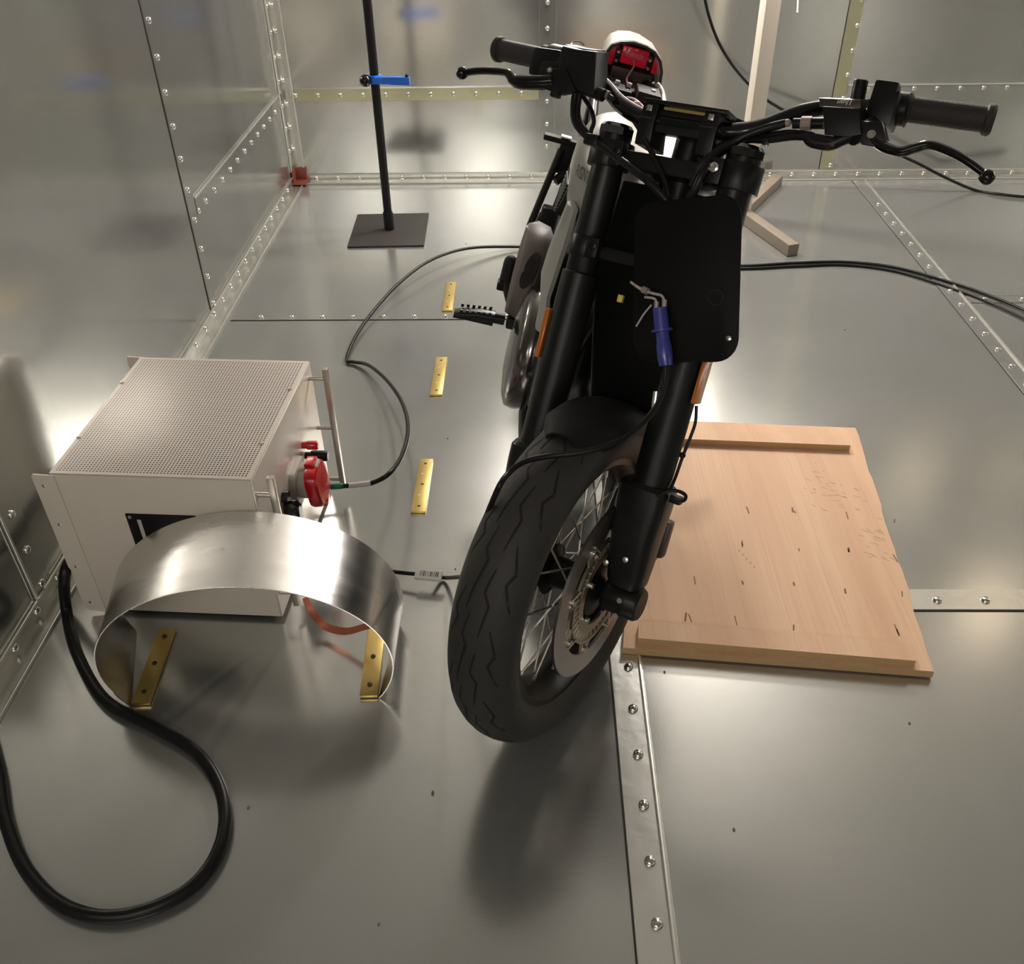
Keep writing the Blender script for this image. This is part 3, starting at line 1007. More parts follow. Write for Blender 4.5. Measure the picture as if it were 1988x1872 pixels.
for k in range(8):
    a = 2 * math.pi * k / 8
    for da in (-0.16, 0.16):
        b.tube([(DX, 0.101 * math.cos(a + da), 0.101 * math.sin(a + da)), (DX, 0.127 * math.cos(a + da * 0.25), 0.127 * math.sin(a + da * 0.25))], 0.006, seg=8, flat=0.45)
b.build('disc_carrier', M_carrier, disc)
for k in range(8):
    a = 2 * math.pi * k / 8
    MB().lathe([(0.0065, 0.0), (0.0065, 0.005), (0.003, 0.006), (0.0, 0.006)], (DX + 0.001, 0.117 * math.cos(a), 0.117 * math.sin(a)), (1, 0, 0), seg=12, cap=False).build('disc_bolt', M_steel, disc)
for k in range(5):
    a = 2 * math.pi * k / 5 + 0.3
    MB().lathe([(0.0055, 0.0), (0.0055, 0.006), (0.0, 0.006)], (DX + 0.003, 0.062 * math.cos(a), 0.062 * math.sin(a)), (1, 0, 0), seg=12, cap=False).build('disc_bolt', M_steel, disc)

# front mudguard
b = MB()
prof_x = [(-0.066, 0.283), (-0.063, 0.303), (-0.052, 0.315), (-0.030, 0.322), (0.0, 0.3245), (0.030, 0.322), (0.052, 0.315), (0.063, 0.303), (0.066, 0.283)]
rings = []
for k in range(28):
    a = math.radians(57) + math.radians(107) * k / 27          # angle from straight ahead, over the top, to the rear
    f = min(1.0, 0.45 + k / 5.0)
    ring_o = [(x * f, -(r + 0.002) * math.cos(a), (r + 0.002) * math.sin(a)) for x, r in prof_x]
    ring_i = [(x * f * 0.96, -(r - 0.001) * math.cos(a), (r - 0.001) * math.sin(a)) for x, r in reversed(prof_x)]
    rings.append(ring_o + ring_i)
b.loft(rings)
fpart(b, 'front_mudguard', M_blackmatte, 50)

# fork legs
FX = 0.1112
FB = -0.0115
for sg in (-1, 1):
    x = sg * FX
    b = MB()
    b.lathe([(0.0, 0.06), (0.024, 0.06), (0.024, 0.455), (0.0275, 0.460), (0.0275, 0.748), (0.0, 0.748)], (x, FB, 0), (0, 0, 1), seg=36, cap=False)
    leg = fpart(b, 'fork_leg', M_anod)
    b = MB()
    b.lathe([(0.0275, 0.744), (0.030, 0.746), (0.030, 0.758), (0.024, 0.764), (0.0, 0.764)], (x, FB, 0), (0, 0, 1), seg=8, cap=False)
    b.build('fork_cap', M_blackgloss, leg)
    b = MB()
    pr = [(0.0325, 0.19), (0.0330, 0.30), (0.0325, 0.517), (0.0300, 0.520), (0.0285, 0.517), (0.0285, 0.19)]
    b.lathe(pr, (x, FB, 0), (0, 0, 1), seg=36, loop=True)
    b.build('fork_guard', M_black, leg)
    # foot casting with the axle clamp
    b = MB()
    oc = lambda hx, y0, y1, z, cxx: [(cxx + p[0], (y0 + y1) / 2 + p[1], z) for p in rrect(2 * hx, y1 - y0, min(hx, (y1 - y0) / 2) * 0.55, 3)]
    cxx = sg * 0.108
    tx = sg * 0.113
    b.loft([oc(0.040, -0.044, 0.030, 0.213, cxx), oc(0.044, -0.050, 0.034, 0.205, cxx), oc(0.044, -0.050, 0.036, 0.175, cxx), oc(0.040, -0.048, 0.036, 0.120, cxx + sg * 0.001), oc(0.035, -0.042, 0.034, 0.070, tx), oc(0.031, -0.036, 0.032, 0.036, tx + sg * 0.002), oc(0.026, -0.030, 0.028, 0.026, tx + sg * 0.003)])
    b.lathe([(0.0, -0.034), (0.027, -0.034), (0.031, -0.028), (0.031, 0.028), (0.027, 0.034), (0.0, 0.034)], (sg * 0.117, 0, 0), (1, 0, 0), seg=28, cap=False)
    foot = b.build('fork_foot', M_black, leg)
    for (xx, yy, zz) in ((0.117, -0.046, 0.082), (0.084, -0.043, 0.064)):
        MB().lathe([(0.0050, 0), (0.0050, 0.004), (0.0, 0.005)], (sg * xx, yy, zz), (0, -1, 0), seg=12, cap=False).build('bolt', M_steel, foot)
    for dz in (-0.016, 0.012):
        MB().lathe([(0.0048, 0), (0.0048, 0.006), (0.0, 0.006)], (sg * 0.122, -0.029 - 0.001, dz - 0.006), (0, -1, 0), seg=12, cap=False).build('bolt', M_steel, foot)
    # side reflector
    b = MB()
    b.box((sg * 0.1475, FB - 0.004, 0.405), (0.009, 0.030, 0.086), bev=0.002)
    b.build('reflector', M_amber, leg)

# triple clamps, steering stem
for (z0, z1, nm, rc) in ((0.694, 0.736, 'upper_triple_clamp', 0.0362), (0.545, 0.580, 'lower_triple_clamp', 0.0315)):
    b = MB()
    h = z1 - z0
    for sg in (-1, 1):
        b.lathe([(rc - 0.001, z0), (rc, z0 + 0.002), (rc, z1 - 0.002), (rc - 0.001, z1), (0.0276, z1), (0.0276, z0)], (sg * FX, FB, 0), (0, 0, 1), seg=32, loop=True)
        b.box((sg * 0.085, FB - 0.030, (z0 + z1) / 2), (0.022, 0.022, h * 0.94), bev=0.003)
    b.prism([(-0.090, -0.036, z0 + 0.003), (0.090, -0.036, z0 + 0.003), (0.090, 0.004, z0 + 0.003), (0.040, 0.075, z0 + 0.003), (-0.040, 0.075, z0 + 0.003), (-0.090, 0.004, z0 + 0.003)], (0, 0, h - 0.014), bev=0.004)
    tc_ = fpart(b, nm, M_black)
    for sg in (-1, 1):
        bb_ = MB()
        bb_.lathe([(0.0062, 0), (0.0075, 0.0005), (0.0075, 0.0035), (0.0046, 0.0045), (0.0040, 0.002), (0.0, 0.002)], (sg * 0.083, FB - 0.0415, (z0 + z1) / 2 + 0.004), (0, -1, 0), seg=18, cap=False)
        bb_.build('clamp_bolt', M_chrome if (sg > 0 and z0 > 0.6) else M_anod, tc_)
b = MB()
b.lathe([(0.0, 0.50), (0.027, 0.50), (0.027, 0.770), (0.018, 0.778), (0.0, 0.778)], (0, 0.045, 0), (0, 0, 1), seg=28, cap=False)
fpart(b, 'steering_stem', M_black)

# black cover panel between the fork legs, ahead of the tank and battery
b = MB()
b.loft([[(p[0] * sx_, 0.052 + p[1] + dy_, zz) for p in rrect(0.165 if zz < 0.4 else 0.222, 0.030, 0.010, 3)] for zz, sx_, dy_ in ((0.200, 0.70, 0.06), (0.30, 0.85, 0.03), (0.42, 0.78, 0.0), (0.52, 1.0, 0.0), (0.62, 1.0, 0.0), (0.685, 0.95, 0.0))])
fpart(b, 'front_cover', M_board)

# handlebar
bar = [(-0.425, 0.066, 0.872), (-0.33, 0.052, 0.864), (-0.235, 0.036, 0.850), (-0.175, 0.018, 0.830), (-0.125, -0.004, 0.800), (-0.085, -0.014, 0.784), (-0.05, -0.016, 0.779), (0.05, -0.016, 0.779), (0.085, -0.016, 0.780), (0.125, -0.008, 0.795), (0.175, 0.012, 0.830), (0.235, 0.034, 0.852), (0.33, 0.052, 0.864), (0.430, 0.066, 0.866)]
b = MB()
path = catmull(bar, 8)
b.tube(path, [0.0140 if abs(p.x) < 0.10 else (0.0112 if abs(p.x) > 0.20 else 0.0112 + 0.0028 * (0.20 - abs(p.x)) / 0.10) for p in path], seg=20)
hb = fpart(b, 'handlebar', M_blackgloss)
for sg in (-1, 1):
    e = Vector(bar[-1] if sg > 0 else bar[0])
    s = Vector((sg * 0.308, 0.0485, 0.8615))
    d = (e - s)
    L_ = d.length
    pr = [(0.012, 0.0), (0.0225, 0.001), (0.0235, 0.006), (0.0185, 0.010)]
    for i in range(30):
        h = 0.012 + (L_ - 0.024) * i / 29
        pr.append((0.0178 + (0.0007 if i % 2 else 0.0), h))
    pr += [(0.0215, L_ - 0.010), (0.0225, L_ - 0.003), (0.019, L_ + 0.001), (0.0, L_ + 0.001)]
    b = MB()
    b.lathe(pr, s, d, seg=28, cap=False)
    b.build('grip', M_grip, hb)

# bar risers and the clamp plate with the gauge behind it
for sg in (-1, 1):
    b = MB()
    xx = sg * 0.052
    b.prism([(xx - 0.0135, -0.034, 0.736), (xx - 0.0135, -0.040, 0.770), (xx - 0.0135, -0.036, 0.800), (xx - 0.0135, 0.006, 0.800), (xx - 0.0135, 0.016, 0.770), (xx - 0.0135, 0.036, 0.736)], (0.027, 0, 0), bev=0.003)
    rs = fpart(b, 'bar_riser', M_anod)
    MB().box((xx, -0.040, 0.792), (0.009, 0.002, 0.009), bev=0.0005).build('bolt', M_steel, rs)
    MB().box((xx, -0.0395, 0.777), (0.028, 0.003, 0.0022)).build('seam', M_gap, rs)
b = MB()
b.box((0.005, -0.016, 0.803), (0.142, 0.050, 0.006), bev=0.001)
fpart(b, 'clamp_plate', M_anod)
b = MB()
b.prism([(-0.052, 0.010, 0.793), (0.066, 0.010, 0.793), (0.092, 0.035, 0.790), (0.092, 0.085, 0.790), (-0.052, 0.085, 0.790)], (0, 0, 0.016), bev=0.002)
b.prism([(-0.040, -0.028, 0.760), (0.040, -0.028, 0.760), (0.040, 0.0, 0.760), (-0.040, 0.0, 0.760)], (0, 0, 0.034), bev=0.002)
gz = fpart(b, 'gauge', M_black)
MB().box((0.004, -0.0295, 0.7965), (0.072, 0.002, 0.0045)).build('gauge_edge', M_brass, gz)

# controls on the bike's left (right side of the photo)
def ctl(b, name, m, parent=None):
    return b.build(name, m, hb, None)


b = MB()
b.prism([(0.2161,-0.0550,0.8269), (0.2677,-0.0550,0.8310), (0.2817,-0.0550,0.7964), (0.2603,-0.0550,0.7904), (0.2311,-0.0550,0.7889)], Vector((0, 0.048, 0.012)), bev=0.003)
res = ctl(b, 'brake_reservoir', M_black)
b = MB()
b.prism([(0.2044,-0.0400,0.8406), (0.2637,-0.0400,0.8455), (0.2667,-0.0400,0.8339), (0.2081,-0.0400,0.8288)], Vector((0, 0.044, 0.012)), bev=0.002)
b.build('reservoir_lid', M_lid, res)
pa, pb, pc = Vector((0.2153,-0.0425,0.8313)), Vector((0.2622,-0.0425,0.8355)), Vector((0.2127,-0.0425,0.8396))
ux = (pa - pb).normalized()
uy = (pa - pc).normalized()
uy = (uy - ux * uy.dot(ux)).normalized()
uz = ux.cross(uy)
cc = Vector((0.2429,-0.0425,0.8386))
if uz.y > 0:
    ux = -ux
    uz = -uz
text_mesh('J.Juan', 0.0095, 0.0002, 'lettering', M_white, res, m4(ux, uy, uz, cc + Vector((0, -0.0012, 0))), shear=0.25)
b = MB()
b.box((0.2914,0.0050,0.8449), (0.036, 0.050, 0.050), bev=0.006)
b.box((0.2858,0.0000,0.8573), (0.034, 0.030, 0.050), bev=0.005)
b.tube([(0.2998,0.0300,0.8551), (0.3172,0.0300,0.8560)], 0.0245, seg=24)
ctl(b, 'switch_block', M_anod)
b = MB()
b.tube([(0.2495,0.0000,0.8524), (0.2468,0.0000,0.8796)], 0.0105, seg=16)
o = ctl(b, 'mirror_mount', M_black)
b = MB()
b.lathe([(0.0105, 0.0), (0.010, 0.002), (0.006, 0.002), (0.006, -0.001), (0, -0.001)], (0.2466,0.0000,0.8803), (0, -0.2, 1), seg=18, cap=False)
b.build('mount_rim', M_steel, o)
b = MB()
b.prism([(0.2630,-0.0500,0.8139), (0.3023,-0.0500,0.8195), (0.3170,-0.0500,0.7958), (0.3096,-0.0500,0.7834), (0.2850,-0.0500,0.7838)], Vector((0, 0.022, 0.004)), bev=0.003)
b.tube([(0.2677,-0.0450,0.7966), (0.2843,-0.0200,0.8134), (0.2704,0.0200,0.8391)], 0.015, seg=14)
lp = ctl(b, 'lever_perch', M_anod)
MB().lathe([(0.0060, 0), (0.0060, 0.003), (0.0035, 0.003), (0.003, 0.001), (0, 0.001)], Vector((0.2948,-0.0520,0.7990)), (0, -1, 0.2), seg=16, cap=False).build('pivot_bolt', M_steel, lp)
b = MB()
lv = [(0.2923,-0.0400,0.7971), (0.3148,-0.0440,0.7869), (0.3391,-0.0480,0.7835), (0.3558,-0.0500,0.7905), (0.3750,-0.0520,0.7972), (0.4042,-0.0560,0.7913), (0.4298,-0.0580,0.7821), (0.4516,-0.0580,0.7715)]
pth = catmull(lv, 8)
b.tube(pth, [0.0105 - 0.0035 * i / (len(pth) - 1) for i in range(len(pth))], seg=14, flat=0.75)
b.ball((0.4581,-0.0580,0.7672), 0.0105)
ctl(b, 'brake_lever', M_blackgloss)
b = MB()
b.tube(catmull([(0.2655,-0.0350,0.7985), (0.2538,-0.0380,0.7903), (0.2385,-0.0400,0.7803), (0.2159,-0.0400,0.7798), (0.2064,-0.0400,0.7857)], 6), 0.0095, seg=14)
b.box((0.2278,-0.0400,0.7830), (0.042, 0.018, 0.016), bev=0.005)
ctl(b, 'brake_switch', M_black)
b = MB()
b.tube([(0.2175,-0.0200,0.8110), (0.1991,-0.0200,0.8083)], 0.0085, seg=14)
b.tube([(0.1849,-0.0200,0.8063), (0.1729,-0.0200,0.8046)], 0.0075, seg=14)
bj = ctl(b, 'brake_banjo', M_black)
b = MB()
b.tube([(0.1998,-0.0200,0.8084), (0.1849,-0.0200,0.8063)], 0.0105, seg=10)
b.ball((0.1643,-0.0200,0.8041), 0.006)
b.build('banjo_nut', M_clear, bj)
b = MB()
b.tube(catmull([(0.1613,-0.0200,0.8037), (0.1364,-0.0200,0.7933), (0.1098,-0.0250,0.7776), (0.0913,-0.0300,0.7614), (0.0734,-0.0450,0.7385), (0.0687,-0.0600,0.7000), (0.0570,-0.0500,0.6566)], 8), 0.0062, seg=12)
ctl(b, 'brake_hose', M_cable)
b = MB()
b.tube(catmull([(0.2153,-0.0300,0.7878), (0.1787,-0.0200,0.7860), (0.1402,-0.0150,0.7768), (0.1072,-0.0100,0.7729), (0.0825,-0.0200,0.7530), (0.0680,-0.0400,0.7232), (0.0552,-0.0300,0.6835)], 8), 0.0058, seg=12)
b.tube(catmull([(0.2040,-0.0200,0.7928), (0.1679,-0.0150,0.7915), (0.1295,-0.0100,0.7809), (0.0983,-0.0100,0.7746), (0.0726,-0.0200,0.7577), (0.0569,-0.0350,0.7263), (0.0447,-0.0300,0.6896)], 8), 0.0048, seg=12)
b.box((0.1403,-0.0200,0.7726), (0.009, 0.012, 0.010), bev=0.002)
ctl(b, 'wire_harness', M_cable)

# controls on the bike's right (left side of the photo)
b = MB()
b.prism([(-0.2299,-0.0450,0.8656), (-0.2017,-0.0450,0.8622), (-0.1658,-0.0450,0.8629), (-0.1512,-0.0450,0.7960), (-0.2091,-0.0450,0.8032), (-0.2341,-0.0450,0.8393)], Vector((0, 0.046, 0.012)), bev=0.004)
res2 = ctl(b, 'throttle_housing', M_black)
b = MB()
b.prism([(-0.2387,-0.0200,0.8739), (-0.2164,-0.0200,0.8713), (-0.1814,-0.0200,0.8711), (-0.1814,-0.0200,0.8678), (-0.2152,-0.0200,0.8674), (-0.2376,-0.0200,0.8699)], Vector((0, 0.036, 0.010)), bev=0.001)
b.build('housing_lid', M_lid, res2)
b = MB()
b.tube(catmull([(-0.2401,-0.0000,0.8790), (-0.2357,-0.0000,0.8844), (-0.2241,-0.0000,0.8856), (-0.2151,-0.0000,0.8816)], 5), 0.0015, seg=6)
b.build('lid_clip', M_chrome, res2)
b = MB()
gs = Vector((-0.308, 0.0485, 0.8615))
b.lathe([(0.012, -0.058), (0.0255, -0.056), (0.0275, -0.045), (0.0275, -0.012), (0.023, -0.002), (0.012, 0.0)], gs, Vector((-0.117, 0.0175, 0.0105)), seg=28, cap=False)
b.box((-0.2698,0.0000,0.8415), (0.058, 0.046, 0.048), bev=0.010)
b.box((-0.2367,-0.0200,0.8214), (0.062, 0.040, 0.040), bev=0.008)
ctl(b, 'throttle_drum', M_anod)
b = MB()
b.prism([(-0.2613,-0.0500,0.8249), (-0.2116,-0.0500,0.8307), (-0.1826,-0.0500,0.7971), (-0.2113,-0.0500,0.7885), (-0.2465,-0.0500,0.7939)], Vector((0, 0.022, 0.004)), bev=0.004)
b.tube([(-0.1834,-0.0300,0.8072), (-0.1616,-0.0300,0.8051), (-0.1414,-0.0300,0.8012)], 0.010, seg=12)
b.box((-0.2207,-0.0450,0.7886), (0.016, 0.014, 0.010), bev=0.003)
lp2 = ctl(b, 'lever_perch', M_anod)
MB().lathe([(0.0045, 0), (0.0045, 0.003), (0.002, 0.003), (0.002, 0.001), (0, 0.001)], Vector((-0.2378,-0.0520,0.8230)), (0, -1, 0.2), seg=16, cap=False).build('pivot_bolt', M_steel, lp2)
b = MB()
lv = [(-0.2333,-0.0400,0.8097), (-0.2546,-0.0440,0.8044), (-0.2796,-0.0480,0.8002), (-0.3009,-0.0500,0.7995), (-0.3180,-0.0520,0.8094), (-0.3479,-0.0540,0.8087), (-0.3781,-0.0550,0.8048), (-0.3983,-0.0550,0.7999)]
pth = catmull(lv, 8)
b.tube(pth, [(0.0150 if i < 20 else 0.0150 - 0.0075 * min(1, (i - 20) / 14)) for i in range(len(pth))], seg=14, flat=0.8)
b.ball((-0.4065,-0.0550,0.7981), 0.0108)
ctl(b, 'brake_lever', M_blackgloss)
b = MB()
b.tube([(-0.1619,-0.0200,0.8036), (-0.1515,-0.0200,0.8074)], 0.0105, seg=10)
b.tube([(-0.1515,-0.0200,0.8074), (-0.1372,-0.0200,0.8043)], 0.0075, seg=10)
b.build('banjo_nut', M_clear, hb)
b = MB()
b.tube(catmull([(-0.1929,-0.0300,0.7994), (-0.1910,-0.0300,0.7791), (-0.1796,-0.0350,0.7547), (-0.1568,-0.0400,0.7378), (-0.1240,-0.0450,0.7252), (-0.0766,-0.0550,0.7062), (-0.0205,-0.0650,0.6839), (0.0202,-0.0600,0.6601), (0.0409,-0.0500,0.6376)], 8), 0.0062, seg=12)
b.tube(catmull([(-0.1854,-0.0300,0.8004), (-0.1823,-0.0300,0.7761), (-0.1728,-0.0350,0.7581), (-0.1457,-0.0420,0.7357)], 8), 0.0045, seg=10)
b.tube(catmull([(-0.1883,-0.0200,0.8010), (-0.1650,-0.0200,0.7810), (-0.1503,-0.0250,0.7612), (-0.1485,-0.0300,0.7463), (-0.1455,-0.0350,0.7373)], 8), 0.0038, seg=10)
b.box((-0.1345,-0.0450,0.7285), (0.026, 0.016, 0.018), bev=0.004)
ctl(b, 'wire_harness', M_cable)
b = MB()
b.tube(catmull([(-0.1390,-0.0200,0.8041), (-0.1172,-0.0100,0.7957), (-0.0771,-0.0200,0.7688), (-0.0333,-0.0400,0.7306), (0.0063,-0.0450,0.6882), (0.0241,-0.0400,0.6521)], 8), 0.0045, seg=10)
b.build('brake_hose', M_cable, hb)

# dangling wires, number board and lamp plug in front of the fork
b = MB()
cxl, czt = 0.094, 0.545
ca, sa = math.cos(0.27), math.sin(0.27)
pts = []
for (x, z) in rrect(0.170, 0.250, 0.034, 6):
    pts.append((cxl + ca * x - sa * z * -1 * -1, -0.072, czt + sa * x * 1 + ca * z))
b.prism(pts, (0, 0.004, 0), bev=0.0012)
nb = fpart(b, 'number_board', M_board)
MB().lathe([(0.0052, 0), (0.004, 0.0025), (0, 0.003)], (0.1869,-0.0750,0.4778), (0, -1, 0), seg=14, cap=False).build('board_screw', M_chrome, nb)
b = MB()
b.lathe([(0.012, 0), (0.012, 0.001), (0.0105, 0.001), (0.0105, 0)], (0.1491,-0.0730,0.5316), (0, -1, 0), seg=20, loop=True)
b.build('board_hole', M_anod, nb)
b = MB()
p_top, p_bot = Vector((0.0751,-0.0980,0.4964)), Vector((0.1101,-0.0980,0.4141))
axd = p_bot - p_top
Lb = axd.length
b.lathe([(0.0, 0.0), (0.0112, 0.0), (0.0118, Lb * 0.36), (0.0170, Lb * 0.37), (0.0170, Lb * 0.41), (0.0105, Lb * 0.42), (0.0108, Lb * 0.60), (0.0122, Lb * 0.66), (0.0122, Lb * 0.86), (0.0100, Lb), (0.0, Lb)], p_top, axd, seg=14, cap=False)
plug = fpart(b, 'lamp_plug', M_blue)
b = MB()
b.tube([(0.0699,-0.0980,0.4935), (0.0675,-0.0980,0.5043)], 0.004, seg=10)
b.tube([(0.0821,-0.0980,0.4964), (0.0789,-0.0980,0.5101)], 0.004, seg=10)
b.build('plug_terminal', M_clear, plug)
b = MB()
b.tube(catmull([(0.0793,-0.0980,0.5086), (0.0715,-0.0960,0.5150), (0.0560,-0.0920,0.5150), (0.0323,-0.0850,0.5167), (0.0061,-0.0700,0.5237)], 6), 0.0022, seg=8)
b.tube(catmull([(0.0680,-0.0980,0.5028), (0.0614,-0.0960,0.5078), (0.0435,-0.0900,0.5066)], 6), 0.002, seg=8)
b.tube(catmull([(0.0577,-0.0900,0.4977), (0.0493,-0.0900,0.4810), (0.0422,-0.0900,0.4595)], 5), 0.0016, seg=8)
b.build('plug_wire', M_grey, plug)
b = MB()
b.tube([(0.0352,-0.0860,0.5173), (0.0456,-0.0890,0.5161)], 0.0055, seg=10)
b.build('clear_connector', M_clear, plug)
b = MB()
b.tube(catmull([(0.0157,-0.0760,0.5211), (0.0233,-0.0800,0.5192), (0.0340,-0.0850,0.5171)], 4), 0.0022, seg=8)
b.build('pink_wire', M_pinkwire, plug)
b = MB()
b.box((-0.0101,-0.0550,0.4945), (0.009, 0.008, 0.012), bev=0.001)
b.build('yellow_sleeve', M_yellow, plug)
b = MB()
b.tube([(0.1075,-0.1000,0.3721), (0.1116,-0.1000,0.3466)], 0.0055, seg=12)
fpart(b, 'steel_pin', M_chrome)
# guide with wire loop on the outside of the left leg
b = MB()
b.tube(catmull([(0.1308,-0.0450,0.1958), (0.1423,-0.0450,0.2070), (0.1524,-0.0400,0.2162), (0.1678,-0.0350,0.2199), (0.1804,-0.0350,0.2171), (0.1804,-0.0350,0.2082), (0.1702,-0.0350,0.2029)], 6), 0.0030, seg=8)
b.box((0.1655,-0.0280,0.2040), (0.020, 0.018, 0.014), bev=0.003)
fpart(b, 'hose_guide', M_black)
b = MB()
b.tube(catmull([(0.1454,-0.0000,0.3575), (0.1516,-0.0000,0.3311), (0.1506,0.0000,0.3042), (0.1474,-0.0000,0.2719), (0.1469,-0.0050,0.2360), (0.1491,-0.0200,0.2156)], 6), 0.0028, seg=8)
b.ball((0.1463,0.0000,0.2724), 0.0055)
fpart(b, 'sensor_wire', M_cable)
# brake caliper behind the left leg
b = MB()
b.box((0.088, 0.088, 0.090), (0.066, 0.070, 0.105), bev=0.012, rot=Matrix.Rotation(0.5, 3, 'X'))
b.box((0.1371,0.0550,0.1122), (0.024, 0.03, 0.070), bev=0.008)
fpart(b, 'brake_caliper', M_lid)

# ---- rear of the motorcycle, in the bike's own axes: x to its left, y to the rear, z up
b = MB()
tyre(b, 0.322, 0.068, 0.222, (0, 1.42, 0.325))
bpart(b, 'rear_tyre', M_rubber)
b = MB()
b.lathe([(0.226, 0.05), (0.226, -0.05), (0.205, -0.045), (0.200, 0.0), (0.205, 0.045)], (0, 1.42, 0.325), (1, 0, 0), seg=64, loop=True)
rr = bpart(b, 'rear_rim', M_blackgloss)
for k in range(18):
    a = 2 * math.pi * k / 18
    b = MB()
    sd = 0.03 if k % 2 else -0.03
    b.tube([(sd, 1.42 + 0.05 * math.cos(a + .6), 0.325 + 0.05 * math.sin(a + .6)), (0, 1.42 + 0.203 * math.cos(a), 0.325 + 0.203 * math.sin(a))], 0.002, seg=6)
    b.build('spoke', M_steel, rr)
b = MB()
b.lathe([(0.0, -0.13), (0.02, -0.13), (0.02, -0.06), (0.055, -0.04), (0.055, 0.04), (0.02, 0.06), (0.02, 0.13), (0.0, 0.13)], (0, 1.42, 0.325), (1, 0, 0), seg=28, cap=False)
bpart(b, 'rear_hub', M_black)
b = MB()
for sg in (-1, 1):
    b.loft([sring((sg * 0.085, 0.86, 0.37), (1, 0, 0), (0, 0, 1), 0.022, 0.038, 0.6, 16), sring((sg * 0.105, 1.15, 0.35), (1, 0, 0), (0, 0, 1), 0.018, 0.034, 0.6, 16), sring((sg * 0.108, 1.46, 0.325), (1, 0, 0), (0, 0, 1), 0.014, 0.030, 0.6, 16)])
b.box((0, 0.90, 0.37), (0.19, 0.09, 0.07), bev=0.01)
bpart(b, 'swingarm', M_black)

# battery and motor housing
b = MB()
secs = [(0.395, 0.060, 0.40, 0.72), (0.42, 0.095, 0.34, 0.75), (0.50, 0.120, 0.28, 0.77), (0.62, 0.132, 0.245, 0.78), (0.78, 0.132, 0.24, 0.78), (0.92, 0.110, 0.27, 0.74), (1.0, 0.075, 0.32, 0.70)]
b.loft([sring((0, y, (z0 + z1) / 2), (1, 0, 0), (0, 0, 1), hw, (z1 - z0) / 2, 0.5, 36) for y, hw, z0, z1 in secs])
bpart(b, 'battery_case', M_blackgloss, 40)
for sg in (-1, 1):
    b = MB()
    b.lathe([(0.145, 0.110), (0.148, 0.130), (0.142, 0.152), (0.120, 0.162), (0.070, 0.170), (0.0, 0.171)], (0, 0.70, 0.370), (sg, 0, 0), seg=56, cap=False)
    bpart(b, 'motor_cover', M_motor, 60)
# frame: head tube, two spars and cradle
b = MB()
for sg in (-1, 1):
    b.tube(catmull([(sg * 0.02, 0.33, 0.93), (sg * 0.08, 0.40, 0.86), (sg * 0.115, 0.60, 0.80), (sg * 0.115, 0.85, 0.74), (sg * 0.09, 0.98, 0.55), (sg * 0.09, 0.98, 0.36)], 8), 0.016, seg=14)
    b.tube(catmull([(sg * 0.02, 0.285, 0.80), (sg * 0.06, 0.36, 0.66), (sg * 0.085, 0.40, 0.45), (sg * 0.09, 0.47, 0.27), (sg * 0.09, 0.60, 0.215), (sg * 0.09, 0.85, 0.215), (sg * 0.09, 0.97, 0.33)], 8), 0.016, seg=14)
    b.tube(catmull([(sg * 0.10, 0.80, 0.77), (sg * 0.09, 1.05, 0.80), (sg * 0.08, 1.30, 0.84), (sg * 0.055, 1.42, 0.85)], 8), 0.011, seg=12)
    b.tube([(sg * 0.10, 0.98, 0.45), (sg * 0.085, 1.28, 0.83)], 0.010, seg=12)
b.tube(catmull([(-0.055, 1.42, 0.85), (0, 1.46, 0.855), (0.055, 1.42, 0.85)], 6), 0.011, seg=12)
bpart(b, 'frame', M_black)

# tank
b = MB()
secs = [(0.345, 0.055, 0.850, 0.930), (0.37, 0.095, 0.810, 0.945), (0.42, 0.135, 0.765, 0.955), (0.52, 0.158, 0.735, 0.960), (0.64, 0.156, 0.735, 0.952), (0.76, 0.138, 0.740, 0.925), (0.86, 0.110, 0.750, 0.890), (0.92, 0.090, 0.770, 0.872)]
b.loft([sring((0, y, (z0 + z1) / 2), (1, 0, 0), (0, 0, 1), hw, (z1 - z0) / 2, 0.62, 40) for y, hw, z0, z1 in secs])
tank = bpart(b, 'tank', M_silver, 50)
pA, pB = Vector((-0.1500,0.5555,0.8528)), Vector((-0.1500,0.3520,0.8926))
tx = (pB - pA).normalized()
nn = Vector((-0.9, -0.4, 0.15)).normalized()
ty = nn.cross(tx).normalized()
lt = text_mesh('RGNT', 0.031, 0.0004, 'lettering', M_print, tank, m4(tx, ty, tx.cross(ty), (pA + pB) / 2 + Vector((-0.006, 0, 0))))
for v in lt.data.vertices:
    w = lt.matrix_local @ v.co
    hit, loc, nor, _f = tank.closest_point_on_mesh(w)
    if nor.dot(w - loc) < 0:
        nor = -nor
    v.co = lt.matrix_local.inverted() @ (loc + nor * 0.0035)
